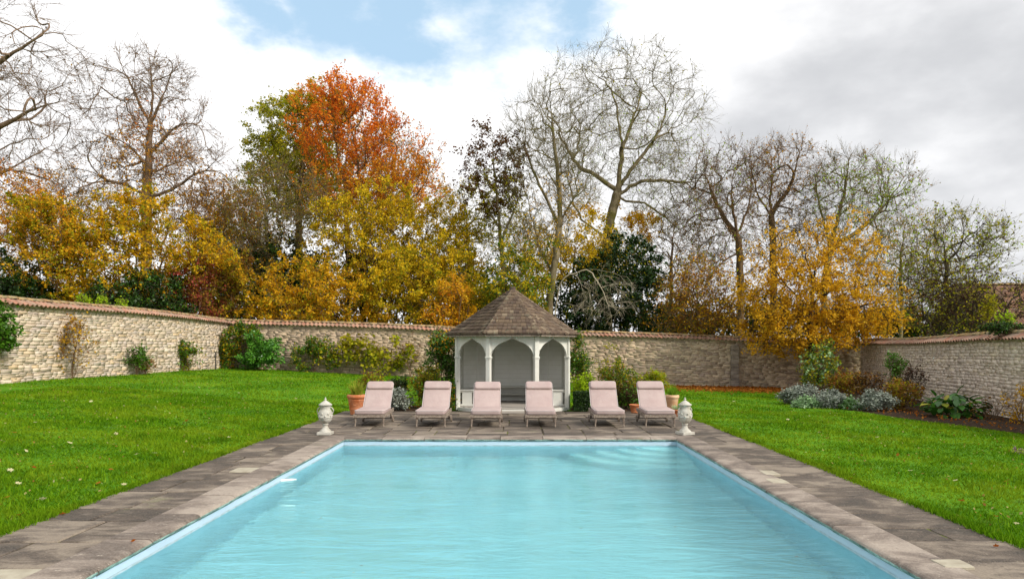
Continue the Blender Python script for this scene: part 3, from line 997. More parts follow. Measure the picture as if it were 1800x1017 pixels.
# floor boards and front step
for i in range(19):
    y = -GW / 2 + 0.09 + (i + 0.5) * 0.145
    hw = GW / 2 - 0.08 if abs(y) < GW * 0.207 else GW / 2 - 0.08 - (abs(y) - GW * 0.207)
    MB().box((0, y, FLO + 0.013), (2 * hw, 0.138, 0.026)).obj('floor_board', M['deck'], gz, bevel=0.003)
MB().box((0, -GW / 2 - 0.06, 0.035), (1.2, 0.12, 0.06)).obj('step', M['deck'], gz, bevel=0.006)
# benches: along both sides, and a deep one with a shelf at the back
def bench(p0, p1, inward, z, name_legs=True):
    p0, p1, inward = Vector(p0), Vector(p1), Vector(inward).normalized()
    e = (p1 - p0).normalized()
    rz = Matrix.Rotation(math.atan2(inward.y, inward.x), 3, 'Z')
    L = (p1 - p0).length
    nsl = int(L / 0.085)
    for i in range(nsl):                           # slats lie across the seat
        c = p0 + e * ((i + 0.5) * L / nsl) + inward * 0.2 + Vector((0, 0, z))
        MB().box(c, (0.4, L / nsl - 0.016, 0.028), rz).obj('bench_slat', M['paint'], gz, bevel=0.004)
    for s in (0.06, L - 0.06):
        c = p0 + e * s + inward * 0.2
        MB().box(c + Vector((0, 0, z / 2 + 0.05)), (0.26, 0.035, z - 0.14), rz).box(c + Vector((0, 0, 0.14)), (0.36, 0.05, 0.05), rz).box(c + Vector((0, 0, z - 0.035)), (0.38, 0.05, 0.04), rz).obj('bench_leg', M['paint'], gz, bevel=0.005)
for sg in (-1, 1):
    bench((sg * (GW / 2 - 0.05), -0.62, 0), (sg * (GW / 2 - 0.05), 0.55, 0), (-sg, 0, 0), 0.53)
yb = GW / 2 - 0.06
for i in range(4):
    MB().box((0, yb - 0.06 - 0.11 * i, 0.53), (1.12, 0.1, 0.028)).obj('bench_slat', M['paint'], gz, bevel=0.004)
MB().box((0, yb - 0.2, 0.32), (1.1, 0.36, 0.03)).obj('bench_shelf', M['paint'], gz, bevel=0.004)
for sx in (-0.53, 0.53):
    MB().box((sx, yb - 0.22, 0.31), (0.05, 0.36, 0.4)).obj('bench_leg', M['paint'], gz, bevel=0.005)
# roof
EW, ZE, ZA = 3.44, 2.025, 3.27
roof = MB()
er = EW / 2 / math.cos(R(22.5))
ev = [Vector((er * math.cos(R(-112.5 + 45 * k)), er * math.sin(R(-112.5 + 45 * k)), ZE)) for k in range(8)]
roof.add([*ev, Vector((0, 0, ZA - 0.03)), *[v_ - Vector((0, 0, 0.03)) for v_ in ev], Vector((0, 0, ZA - 0.06))],
         [(k, (k + 1) % 8, 8) for k in range(8)] + [(9 + (k + 1) % 8, 9 + k, 17) for k in range(8)] + [(k, 9 + k, 9 + (k + 1) % 8, (k + 1) % 8) for k in range(8)])
roof_o = roof.obj('roof', M['shingle'], gz)
srng = np.random.default_rng(21)
NCO = 14
for k in range(8):
    a, b = ev[k], ev[(k + 1) % 8]
    mid = (a + b) / 2
    e = (b - a).normalized()
    up = (Vector((0, 0, ZA)) - mid)
    SL = up.length
    up.normalize()
    nn = e.cross(up).normalized()
    if nn.z < 0:
        nn = -nn
    hw0 = (b - a).length / 2
    VV, FF, TT = [], [], []
    for c in range(NCO):
        f0, f1 = c / NCO, (c + 1.45) / NCO
        s = -hw0 * (1 - f0) - srng.uniform(0, 0.05)
        while s < hw0 * (1 - f0):
            wd = srng.uniform(0.075, 0.15)
            l0, l1 = s + 0.003, s + wd - 0.003
            h0 = hw0 * (1 - f0) + 0.005
            h1 = hw0 * (1 - min(f1, 0.999)) + 0.005
            q = [max(-h0, min(h0, l0)), max(-h0, min(h0, l1)), max(-h1, min(h1, l1)), max(-h1, min(h1, l0))]
            s += wd
            if q[1] - q[0] < 0.015:
                continue
            dl = srng.uniform(-0.012, 0.012) - 0.02
            th = srng.uniform(0.045, 0.068)
            bI = len(VV)
            for (x_, ff, o_) in ((q[0], f0, th), (q[1], f0, th), (q[2], f1, 0.004), (q[3], f1, 0.004), (q[0], f0, 0.0), (q[1], f0, 0.0)):
                VV.append(mid + e * x_ + up * (min(ff, 0.99) * SL + (dl if ff == f0 else 0)) + nn * o_)
            FF += [(bI, bI + 1, bI + 2, bI + 3), (bI + 4, bI + 5, bI + 1, bI), (bI + 4, bI, bI + 3, bI + 3), (bI + 1, bI + 5, bI + 2, bI + 2)]
            FF = FF[:-2]
            TT += [srng.random()] * 6
    o = link('shingle_slope', mesh_np('shingle_slope', np.array([tuple(q) for q in VV]), np.array(FF), M['shingle'], TT), gz, kind='stuff')
    # overlapping caps down the hip
    top = Vector((0, 0, ZA + 0.01))
    d_ = (top - a).normalized()
    side = d_.cross(Vector((0, 0, 1))).normalized()
    nu = side.cross(d_).normalized()
    VV, FF, TT = [], [], []
    Lh = (top - a).length
    for c in range(13):
        s0, s1 = c / 13 * Lh - 0.03, (c + 1.35) / 13 * Lh
        s1 = min(s1, Lh)
        for sg in (-1, 1):
            bI = len(VV)
            hgt0 = 0.05
            for (ss_, o_) in ((s0, hgt0), (s1, 0.028)):
                VV += [a + d_ * ss_ + nu * o_, a + d_ * ss_ + side * (0.075 * sg) + nu * (o_ - 0.028)]
            VV += [a + d_ * s0 + nu * (hgt0 - 0.024), a + d_ * s0 + side * (0.075 * sg) + nu * (hgt0 - 0.052)]
            FF += [(bI, bI + 1, bI + 3, bI + 2), (bI, bI + 4, bI + 5, bI + 1)]
            TT += [srng.random()] * 6
    link('hip_cap', mesh_np('hip_cap', np.array([tuple(q) for q in VV]), np.array(FF), M['shingle'], TT), gz, kind='stuff')
MB().lathe([(0.0, ZA + 0.075), (0.07, ZA + 0.07), (0.085, ZA + 0.04), (0.085, ZA + 0.0), (0.11, ZA - 0.03)], 12).obj('roof_finial', M['shingle'], gz)
# rafter fringe under the eaves
for k in range(8):
    a, b = ev[k], ev[(k + 1) % 8]
    mid = (a + b) / 2
    e = (b - a).normalized()
    MB().box(mid * 0.985 + Vector((0, 0, -0.045 + 2.025 * 0.015)), ((b - a).length * 0.97, 0.02, 0.05), Matrix.Rotation(math.atan2(e.y, e.x), 3, 'Z')).obj('fascia', M['teak'], gz)

# ------------------------------------------------------------------ sun loungers
def cushion(name, c, d, rx, parent, mat, puff=0.012, bev=0.03):
    bm = bmesh.new()
    bmesh.ops.create_cube(bm, size=1.0)
    for v in bm.verts:
        v.co = Vector((v.co.x * d[0], v.co.y * d[1], v.co.z * d[2]))
    vert = [e_ for e_ in bm.edges if abs(e_.verts[0].co.z - e_.verts[1].co.z) > 1e-6]
    bmesh.ops.bevel(bm, geom=vert, offset=bev * 1.6, segments=4, affect='EDGES', profile=0.5)
    hor = [e_ for e_ in bm.edges if abs(e_.verts[0].co.z - e_.verts[1].co.z) < 1e-6]
    bmesh.ops.bevel(bm, geom=hor, offset=min(bev, d[2] * 0.42), segments=3, affect='EDGES', profile=0.5)
    bmesh.ops.triangulate(bm, faces=[f_ for f_ in bm.faces if len(f_.verts) > 4])
    rot = Matrix.Rotation(rx, 3, 'X')
    for v in bm.verts:
        v.co = rot @ v.co + Vector(c)
    me = bpy.data.meshes.new(name)
    bm.to_mesh(me); bm.free()
    me.materials.append(mat)
    me.polygons.foreach_set('use_smooth', np.ones(len(me.polygons), dtype=bool))
    me.update()
    return link(name, me, parent)
def piping_loop(parent, c, d, rx, z):
    rot = Matrix.Rotation(rx, 3, 'X')
    x, y, r = d[0] / 2 + 0.001, d[1] / 2 + 0.001, 0.05
    pts = []
    for (cx_, cy_, q0) in ((x - r, y - r, 0), (-x + r, y - r, 90), (-x + r, -y + r, 180), (x - r, -y + r, 270)):
        for i in range(5):
            q = R(q0 + 90 * i / 4)
            pts.append(rot @ Vector((cx_ + r * math.cos(q), cy_ + r * math.sin(q), z)) + Vector(c))
    MB().tube(pts, 0.007, 5, closed=True).obj('piping', M['piping'], parent, smooth=True)
def make_lounger(label, back=44.0, shift=0.0):
    t = empty('sun_lounger', label, 'sun lounger', (0, 0, 0), 0, 'sun loungers in a row beside the pool')
    teak = M['teak']
    for sg in (-1, 1):
        # rail, gently curved: rises a little towards the head end
        v, f = [], []
        for (y, z) in ((-0.54, 0.225), (-0.1, 0.225), (0.35, 0.235), (0.74, 0.262)):
            for (dx, dz) in ((-0.018, -0.035), (0.018, -0.035), (0.018, 0.035), (-0.018, 0.035)):
                v.append((sg * 0.315 + dx, y, z + dz))
        for i in range(3):
            for a in range(4):
                b = (a + 1) % 4
                f.append((i * 4 + a, i * 4 + b, i * 4 + 4 + b, i * 4 + 4 + a))
        f += [(3, 2, 1, 0), (12, 13, 14, 15)]
        MB().add(v, f).obj('side_rail', teak, t)
        # front leg: turned out, tapering
        lg = MB()
        prof = [(0.0, 0.0, 0.017), (0.05, 0.0, 0.016), (0.12, 0.004, 0.021), (0.17, 0.010, 0.029), (0.205, 0.012, 0.033)]
        lg.tube([(sg * (0.298 - o_), -0.49, z) for (z, o_, r_) in prof], [r_ for (_, _, r_) in prof], 8)
        lg.obj('leg', teak, t)
        lg = MB()
        lg.tube([(sg * 0.29, 0.60, 0.06), (sg * 0.29, 0.585, 0.15), (sg * 0.292, 0.57, 0.235)], [0.02, 0.021, 0.027], 8)
        lg.obj('leg', teak, t)
        # rear wheel
        wh = MB()
        n = 16
        vv, ff = [], []
        for i in range(n):
            q = 2 * math.pi * i / n
            for (rr_, xo) in ((0.075, -0.016), (0.075, 0.016), (0.05, 0.016), (0.05, -0.016)):
                vv.append((sg * 0.335 + xo, 0.6 + rr_ * math.cos(q), 0.075 + rr_ * math.sin(q)))
        for i in range(n):
            j = (i + 1) % n
            for a in range(4):
                b = (a + 1) % 4
                ff.append((i * 4 + a, j * 4 + a, j * 4 + b, i * 4 + b))
        for q in range(3):
            wh.box((sg * 0.335, 0.6, 0.075), (0.014, 0.11, 0.018), Matrix.Rotation(R(60 * q), 3, 'X'))
        wh.add(vv, ff)
        wh.obj('wheel', teak, t)
    MB().box((0, -0.525, 0.222), (0.594, 0.03, 0.06)).obj('end_rail', teak, t, bevel=0.004)
    MB().box((0, 0.70, 0.25), (0.594, 0.03, 0.05)).obj('end_rail', teak, t, bevel=0.004)
    MB().tube([(-0.335, 0.6, 0.075), (0.335, 0.6, 0.075)], 0.01, 6).obj('axle', M['rubber'], t)
    for i in range(12):
        MB().box((0, -0.46 + i * 0.082, 0.246), (0.594, 0.05, 0.016)).obj('seat_slat', teak, t)
    ba = R(back)
    hy, hz_ = 0.47, 0.262
    u = Vector((0, math.cos(ba), math.sin(ba)))
    nu = Vector((0, -math.sin(ba), math.cos(ba)))
    for sg in (-1, 1):
        MB().box(Vector((sg * 0.27, hy, hz_)) + u * 0.37, (0.03, 0.74, 0.03), Matrix.Rotation(ba, 3, 'X')).obj('backrest_frame', teak, t)
        MB().tube([Vector((sg * 0.24, hy, hz_)) + u * 0.42, (sg * 0.24, 0.70, 0.26)], 0.011, 6).obj('prop', teak, t)
    for i in range(8):
        MB().box(Vector((0, hy, hz_)) + u * (0.06 + 0.088 * i), (0.52, 0.05, 0.014), Matrix.Rotation(ba, 3, 'X')).obj('back_slat', teak, t)
    d1, c1 = (0.615, 1.03, 0.1), (shift, -0.04, 0.304)
    s = cushion('seat_cushion', c1, d1, 0, t, M['canvas'])
    piping_loop(s, c1, d1, 0, 0.034)
    c2 = Vector((-shift * 0.6, hy, hz_)) + u * 0.385 + nu * 0.062
    d2 = (0.60, 0.77, 0.08)
    b = cushion('back_cushion', c2, d2, ba, t, M['canvas'])
    piping_loop(b, c2, d2, ba, 0.032)
    c3 = Vector((shift * 0.8, hy, hz_)) + u * (0.655 - abs(shift)) + nu * 0.118
    h = cushion('head_pillow', c3, (0.595, 0.225, 0.075), ba, t, M['canvas'], bev=0.034)
    MB().box(Vector((0, hy, hz_)) + u * 0.535 + nu * 0.100, (0.585, 0.012, 0.012), Matrix.Rotation(ba, 3, 'X')).obj('seam', M['teak'], h)
    return t
LX = [(-3.08, 0.02, 'pink cushioned sun lounger beside the large terracotta pot, first in the row'),
      (-1.77, 0.0, 'pink cushioned sun lounger in front of the wispy shrubs, second in the row'),
      (-0.62, 0.01, 'pink cushioned sun lounger before the summerhouse, nearer the grey lavender side'),
      (0.55, 0.0, 'pink cushioned sun lounger before the summerhouse, nearer the clipped box cube'),
      (2.00, -0.015, 'pink cushioned sun lounger in front of the pink rose bush, second from end'),
      (3.08, -0.03, 'pink cushioned sun lounger beside the pale clay pot, last in the row')]
for i, (x, rz, lab) in enumerate(LX):
    o = make_lounger(lab, (44.0, 45.2, 43.6, 44.4, 45.6, 44.8)[i], (0.004, -0.007, 0.006, -0.003, 0.008, -0.006)[i])
    o.location = (x, 15.44 + (0.05, 0, 0, 0, 0.02, 0.05)[i], 0.003)
    o.rotation_euler = (0, 0, rz)

# ------------------------------------------------------------------ lidded urns
def make_urn(label):
    t = empty('stone_urn', label, 'urn', (0, 0, 0), 0, 'lidded urns at the pool corners')
    cs = M['cast']
    MB().box((0, 0, 0.028), (0.30, 0.30, 0.056)).obj('plinth', cs, t, bevel=0.008)
    MB().lathe([(0.13, 0.055), (0.125, 0.075), (0.10, 0.095), (0.068, 0.125), (0.052, 0.16), (0.05, 0.185), (0.066, 0.195), (0.066, 0.21), (0.055, 0.218)], 20).obj('foot', cs, t, smooth=True)
    body = MB().lathe([(0.05, 0.215), (0.085, 0.235), (0.12, 0.265), (0.138, 0.30), (0.142, 0.325), (0.150, 0.33), (0.150, 0.345), (0.143, 0.35), (0.146, 0.40), (0.143, 0.44), (0.130, 0.468), (0.112, 0.49), (0.105, 0.51), (0.112, 0.545), (0.12, 0.555), (0.12, 0.57), (0.0, 0.57)], 28,
                      wob=lambda q, z: 0.05 * math.sin(q * 14) if z < 0.30 else 0.0).obj('bowl', cs, t, smooth=True)
    for i in range(14):                            # swag of leaves round the belly
        q = 2 * math.pi * i / 14
        z = 0.385 + 0.022 * math.cos(q * 7)
        MB().lathe([(0.0, -0.02), (0.018, -0.01), (0.022, 0.004), (0.012, 0.018), (0, 0.022)], 6, (0.146 * math.cos(q), 0.146 * math.sin(q), z)).obj('swag_leaf', cs, body, smooth=True)
    for sg in (-1, 1):
        pts = [(sg * (0.105 + 0.055 * math.sin(math.pi * k / 8) ** 0.8 + 0.03 * (1 - k / 8)), 0, 0.41 + 0.13 * k / 8) for k in range(9)]
        MB().tube(pts, [0.013] * 9, 7).obj('handle', cs, t, smooth=True)
    lid = MB().lathe([(0.0, 0.566), (0.138, 0.568), (0.145, 0.58), (0.138, 0.592), (0.115, 0.603), (0.085, 0.628), (0.05, 0.648), (0.03, 0.66), (0.018, 0.67), (0.018, 0.676)], 24).obj('lid', cs, t, smooth=True)
    MB().lathe([(0.014, 0.672), (0.03, 0.684), (0.022, 0.698), (0.01, 0.708), (0.014, 0.716), (0.0, 0.735)], 12).obj('finial', cs, lid, smooth=True)
    return t
u1 = make_urn('white stone lidded urn at the pool corner near the large terracotta pot')
u1.scale = (0.88, 0.88, 0.98)
u1.location = (P(569, 765, 13.5).x, 13.62, 0.004)
u2 = copy_tree(u1)
u2['label'] = 'white stone lidded urn at the pool corner nearest the underwater steps'
u2.location = (P(1209, 766, 13.4).x, 13.62, 0.004)
u2.rotation_euler = (0, 0, 0.4)

# ------------------------------------------------------------------ a floating thermometer in the pool
q = P(502, 845, F * (CH + 0.125) / (845 - HY))
ft = MB().tube([(-0.11, -0.07, 0.0), (-0.05, -0.03, 0.004), (0.06, 0.04, 0.004), (0.12, 0.08, 0.0)], [0.012, 0.018, 0.018, 0.010], 10).obj('pool_thermometer', M['plastic'], None, smooth=True, label='white floating pool thermometer by the pool edge', cat='thermometer', loc=(q.x, q.y, -0.118))
# iron standpipe against the pale wall
q = P(379, 645, 32.5)
sp = empty('standpipe', 'thin dark metal standpipe in front of the pale stone wall', 'standpipe', (q.x + 0.0, 32.5, hz(q.x, 32.5)))
MB().tube([(0, 0, -0.05), (0, 0, 0.78)], 0.028, 8).obj('pipe', M['metal'], sp)
MB().tube([(0, 0, 0.62), (0, -0.1, 0.63), (0, -0.13, 0.58)], 0.022, 8).obj('tap', M['metal'], sp)
MB().box((0, 0, 0.79), (0.1, 0.03, 0.03)).obj('tap_handle', M['metal'], sp)

# ------------------------------------------------------------------ house beyond the wall
hb = P(1735, HY, 50)
hs = empty('house', 'brown tiled house roof seen beyond the wall at far right', 'house', (hb.x, 50, -0.4))
HL, HD, HE, HR = 16.0, 7.0, 3.6, 6.95
MB().box((HL / 2, HD / 2, HE / 2), (HL, HD, HE)).obj('wall', M['mortar'], hs)
hv, hf, ht = [], [], []
hrng = np.random.default_rng(4)
slope = Vector((0, HD / 2 + 0.3, HR - HE))
SLn = slope.length
sd = slope.normalized()
nn = Vector((0, -sd.z, sd.y))
for sgn in (1, -1):
    nr = 26
    for r_ in range(nr):
        x_ = -0.2 - hrng.uniform(0, 0.15)
        while x_ < HL + 0.2:
            wd = 0.27
            b_ = len(hv)
            for (xx, ss_, o_) in ((x_, r_, 0.05), (x_ + wd - 0.012, r_, 0.05), (x_ + wd - 0.012, r_ + 1.2, 0.01), (x_, r_ + 1.2, 0.01), (x_, r_, 0.0), (x_ + wd - 0.012, r_, 0.0)):
                p_ = Vector((xx, -0.3, HE - 0.12)) + sd * (ss_ / nr * SLn) + nn * (o_ + hrng.uniform(0, 0.006))
                if sgn < 0:
                    p_.y = HD - p_.y
                hv.append(tuple(p_))
            hf += [(b_, b_ + 1, b_ + 2, b_ + 3), (b_ + 4, b_ + 5, b_ + 1, b_)]
            ht += [hrng.random()] * 6
            x_ += wd
roofh = MB().add([(-0.2, -0.3, HE - 0.14), (HL + 0.2, -0.3, HE - 0.14), (HL + 0.2, HD / 2, HR - 0.15), (-0.2, HD / 2, HR - 0.15), (-0.2, HD + 0.3, HE - 0.14), (HL + 0.2, HD + 0.3, HE - 0.14)],
                 [(0, 1, 2, 3), (3, 2, 5, 4), (0, 3, 4), (1, 5, 2)]).obj('roof', M['htile'], hs)
link('roof_tile', mesh_np('roof_tile', np.array(hv), np.array(hf), M['htile'], ht), roofh, kind='stuff')
for i in range(36):
    o = link('ridge_tile', RIDGE, roofh)
    o.location = (0.1 + i * 0.45, HD / 2, HR - 0.1)
    o.scale = (1.1, 1.5, 1.5)
for i in range(4):
    wn_ = MB().box((1.8 + i * 3.8, -0.02, 1.9), (1.2, 0.06, 1.3)).obj('window', M['paint'], hs)
    MB().box((1.8 + i * 3.8 - 0.28, -0.045, 1.9), (0.46, 0.02, 1.14)).obj('pane', M['glass'], wn_)
    MB().box((1.8 + i * 3.8 + 0.28, -0.045, 1.9), (0.46, 0.02, 1.14)).obj('pane', M['glass'], wn_)

# ------------------------------------------------------------------ trees and plants
def nrmz(a):
    return a / np.maximum(np.linalg.norm(a, axis=-1, keepdims=True), 1e-9)

def frames(t):
    ref = np.tile(np.array([0.31, 0.93, 0.17]), (len(t), 1))
    a = np.cross(t, ref)
    bad = np.linalg.norm(a, axis=1) < 0.15
    a[bad] = np.cross(t[bad], np.array([1.0, 0.1, 0.0]))
    a = nrmz(a)
    return a, np.cross(t, a)

def tubes(p0, p1, t0, t1, r0, r1, n):
    """frusta from p0 to p1 with end tangents, n sides"""
    k = len(p0)
    a0, b0 = frames(t0); a1, b1 = frames(t1)
    q = np.linspace(0, 2 * np.pi, n, endpoint=False)
    c, s = np.cos(q)[None, :, None], np.sin(q)[None, :, None]
    v0 = p0[:, None] + (a0[:, None] * c + b0[:, None] * s) * r0[:, None, None]
    v1 = p1[:, None] + (a1[:, None] * c + b1[:, None] * s) * r1[:, None, None]
    V = np.concatenate([v0, v1], 1).reshape(-1, 3)
    i = np.arange(n); j = (i + 1) % n
    f = np.stack([i, j, n + j, n + i], 1)
    Fq = (f[None] + (np.arange(k) * 2 * n)[:, None, None]).reshape(-1, 4)
    return V, Fq

def skeleton(trunks, crowns, rr, step, curve, wob, upb, zmin=None):
    cap = 60000
    Pn = np.zeros((cap, 3)); D = np.zeros((cap, 3)); par = np.full(cap, -1, int)
    n = 0
    ntr = 0
    for ti, tr in enumerate(trunks):
        pts = np.array([tuple(p) for p in tr], float)
        seg = np.linalg.norm(np.diff(pts, axis=0), axis=1)
        cum = np.concatenate([[0], np.cumsum(seg)])
        m = max(2, int(cum[-1] / step) + 1)
        s = np.linspace(0, cum[-1], m)
        q = np.stack([np.interp(s, cum, pts[:, k]) for k in range(3)], 1)
        for _ in range(2):                            # soften the corners
            q[1:-1] = 0.25 * q[:-2] + 0.5 * q[1:-1] + 0.25 * q[2:]
        q[1:-1] += rr.normal(0, wob * step * 0.5, q[1:-1].shape)
        d = nrmz(np.gradient(q, axis=0))
        prev = -1
        if n:
            prev = int(np.argmin(np.linalg.norm(Pn[:n] - q[0], axis=1)))
            if ti and np.linalg.norm(Pn[prev] - q[0]) < step * 0.8:
                q = q[1:]; d = d[1:]
        for k in range(len(q)):
            Pn[n] = q[k]; D[n] = d[k]; par[n] = prev
            prev = n
            n += 1
    ntr = n
    T = []
    for (c, r, k) in crowns:
        u = nrmz(rr.normal(size=(k, 3)))
        rad = rr.random(k) ** (1 / 2.4)
        T.append(np.array(tuple(c)) + u * rad[:, None] * np.array(r))
    T = np.concatenate(T)
    if zmin is not None:
        T = T[T[:, 2] > zmin]
    dist = np.min(np.linalg.norm(T[:, None] - Pn[None, max(0, int(ntr * 0.15)):ntr], axis=2), axis=1)
    T = T[np.argsort(dist + rr.normal(0, 0.25, len(T)) * dist.mean())]
    lo = max(1, int(ntr * 0.12)) if ntr > 6 else 0
    for q in T:
        v = q - Pn[lo:n]
        d = np.linalg.norm(v, axis=1) + 1e-6
        cs = np.einsum('ij,ij->i', v, D[lo:n]) / d
        cost = d * (1 + 0.75 * (1 - cs))
        j = lo + int(np.argmin(cost))
        dd = d[j - lo]
        if dd < step * 0.4:
            continue
        m = max(1, int(round(dd / step)))
        cpt = Pn[j] + (D[j] * (1 - upb) + np.array([0, 0, upb])) * dd * curve
        u = np.linspace(0, 1, m + 1)[1:, None]
        pth = (1 - u) ** 2 * Pn[j] + 2 * u * (1 - u) * cpt + u ** 2 * q
        if m > 1:
            pth[:-1] += rr.normal(0, wob * step, pth[:-1].shape)
        if n + m >= cap:
            break
        prev = j
        pp = Pn[j]
        for k in range(m):
            Pn[n] = pth[k]
            dv = pth[k] - pp
            D[n] = dv / max(np.linalg.norm(dv), 1e-6)
            par[n] = prev
            pp = pth[k]
            prev = n
            n += 1
    return Pn[:n], D[:n], par[:n], ntr

NT = [0]
def plant(name, label, cat, base, trunks, crowns, seed, bark, r0=0.2, step=0.4, curve=0.4, wob=0.12, upb=0.1, tip=0.008,
          twigs=2.0, tlen=(0.4, 0.9), tdir=(0.8, 0.7, 0.1), droop=0.0, twr=0.006, wmax=4, twig_mat=None,
          leaves=(), group=None, shrub=False, sub=1, zmin=None):
    """leaves: list of (count, size, material, centre or None, radius) ; parts: trunk + crown (stem + foliage for shrubs)"""
    rr = np.random.default_rng(seed)
    base = np.array(tuple(base), float)
    Pn, D, par, ntr = skeleton(trunks, crowns, rr, step, curve, wob, upb, zmin)
    n = len(Pn)
    wgt = np.ones(n)
    kids = np.zeros(n, int)
    for i in range(n - 1, 0, -1):
        if par[i] >= 0:
            kids[par[i]] += 1
    wgt = (kids == 0).astype(float)
    for i in range(n - 1, 0, -1):
        if par[i] >= 0:
            wgt[par[i]] += wgt[i]
    wgt = np.maximum(wgt, 1)
    ex = math.log(max(r0 / tip, 1.5)) / math.log(max(wgt[0], 2))
    ex = min(ex, 0.62)
    rad = tip * wgt ** ex
    rad *= r0 / rad[0] if rad[0] > r0 else 1.0
    main = np.full(n, -1)
    for i in range(1, n):
        p = par[i]
        if p >= 0 and (main[p] < 0 or wgt[i] > wgt[main[p]]):
            main[p] = i
    idx = np.array([i for i in range(n) if par[i] >= 0])
    pi = par[idx]
    ismain = main[pi] == idx
    rs = np.where(ismain, rad[pi], np.minimum(rad[pi], rad[idx] * 1.25))
    ts = np.where(ismain[:, None], D[pi], D[idx])
    root = empty(name, label, cat, base, 0, group)
    Pl = Pn - base
    def build(sel, mats, pname, extraV=None, extraF=None, extraT=None, extraM=None):
        VV, FF, MM = [], [], []
        off = 0
        for lo_, hi_, sides in ((0.0, 0.02, 3), (0.02, 0.07, 5), (0.07, 9, 8)):
            k = sel & (rad[idx] >= lo_) & (rad[idx] < hi_)
            if not k.any():
                continue
            V, Fq = tubes(Pl[pi[k]], Pl[idx[k]], ts[k], D[idx[k]], rs[k], rad[idx[k]], sides)
            VV.append(V); FF.append(Fq + off); off += len(V); MM.append(np.zeros(len(Fq), int))
        TT = [np.zeros(off)]
        if extraV is not None:
            for V, Fq, t_, mi in zip(extraV, extraF, extraT, extraM):
                VV.append(V); FF.append(Fq + off); off += len(V); TT.append(t_); MM.append(np.full(len(Fq), mi, int))
        if not VV:
            return None
        me = mesh_np(pname, np.concatenate(VV), np.concatenate(FF), mats, np.concatenate(TT), True, np.concatenate(MM))
        NT[0] += 2 * len(me.polygons)
        return link(pname, me, root)
    big = (rad[idx] > max(0.03, r0 * 0.3)) | (idx < ntr)
    # twigs
    thin = np.where((wgt <= wmax) & (np.arange(n) >= (ntr if n > ntr * 2 else 0)))[0]
    eV, eF, eT, eM = [], [], [], []
    mats = [bark]
    tw = None
    if len(thin) and twigs > 0:
        cnt = rr.poisson(twigs, len(thin))
        o = np.repeat(thin, cnt)
        s = Pl[o]
        k = len(o)
        def gen(s, d, k, lsc):
            ln = rr.uniform(tlen[0], tlen[1], k)[:, None] * lsc
            dv = nrmz(d * tdir[0] + rr.normal(size=(k, 3)) * tdir[1] * 0.6 + np.array([0, 0, tdir[2]]))
            mid = s + dv * ln * 0.5
            d2 = nrmz(dv + rr.normal(size=(k, 3)) * 0.28 + np.array([0, 0, -droop]))
            return mid, mid + d2 * ln * 0.5, dv, d2
        mid, end, d1, d2 = gen(s, D[o], k, 1.0)
        S, Md, E, D1, D2 = [s], [mid], [end], [d1], [d2]
        for _ in range(sub):
            m2, e2, a1, a2 = gen(mid, d1, k, 0.6)
            S.append(mid); Md.append(m2); E.append(e2); D1.append(a1); D2.append(a2)
        S, Md, E, D1, D2 = map(np.concatenate, (S, Md, E, D1, D2))
        kk = len(S)
        one = np.ones(kk)
        V1, F1 = tubes(S[:k], Md[:k], D1[:k], D1[:k], one[:k] * twr, one[:k] * twr * 0.75, 3)
        V2, F2 = tubes(Md[:k], E[:k], D1[:k], D2[:k], one[:k] * twr * 0.75, one[:k] * twr * 0.35, 3)
        if kk > k:                                    # side twigs in one piece
            V3, F3 = tubes(S[k:], E[k:], D1[k:], D2[k:], one[k:] * twr * 0.75, one[k:] * twr * 0.35, 3)
            F2 = np.concatenate([F2, F3 + len(V2)]); V2 = np.concatenate([V2, V3])
        tmi = 0
        if twig_mat is not None:
            mats.append(twig_mat); tmi = len(mats) - 1
        eV += [V1, V2]; eF += [F1, F2]; eT += [np.zeros(len(V1)), np.zeros(len(V2))]; eM += [tmi, tmi]
        tw = (S, Md, E)
    for (cntl, size, lm, cen, rl) in leaves:
        S, Md, E = tw if tw is not None else (Pl[pi], Pl[idx], Pl[idx])
        pool = np.arange(len(S))
        if cen is not None:
            c = np.array(tuple(cen)) - base
            dd = np.linalg.norm((Md - c) / np.array(rl), axis=1)
            pool = pool[dd < 1.0]
            if len(pool) == 0:
                continue
        cl = rr.random(len(S))
        # some twigs carry many leaves and some none
        pw = rr.gamma(1.1, 1.0, len(pool)); pw /= pw.sum()
        pk = rr.choice(pool, cntl, p=pw)
        u = rr.random(cntl)[:, None]
        pos = np.where(u < 0.4, S[pk] + (Md[pk] - S[pk]) * (u / 0.4), Md[pk] + (E[pk] - Md[pk]) * ((u - 0.4) / 0.6))
        pos = pos + rr.normal(0, size * 0.55, (cntl, 3))
        a = nrmz(rr.normal(size=(cntl, 3)) * np.array([1, 1, 0.7]) + np.array([0, 0, -0.25]))
        b = nrmz(np.cross(a, rr.normal(size=(cntl, 3)) * 0.6 + np.array([0, 0, 1.0])))
        nn_ = np.cross(a, b)
        L = size * rr.uniform(0.7, 1.3, cntl)[:, None]
        Wd = L * rr.uniform(0.28, 0.42, cntl)[:, None]
        V = np.stack([pos, pos + a * L * 0.5 + b * Wd + nn_ * L * 0.08, pos + a * L, pos + a * L * 0.5 - b * Wd + nn_ * L * 0.08], 1).reshape(-1, 3)
        Fq = np.arange(4 * cntl).reshape(-1, 4)
        t_ = np.repeat(np.clip(0.6 * cl[pk] + 0.4 * rr.random(cntl), 0, 1), 4)
        mats.append(lm)
        eV.append(V); eF.append(Fq); eT.append(t_); eM.append(len(mats) - 1)
    build(big, [bark], 'stem' if shrub else 'trunk')
    build(~big, mats, 'foliage' if shrub else 'crown', eV, eF, eT, eM)
    return root

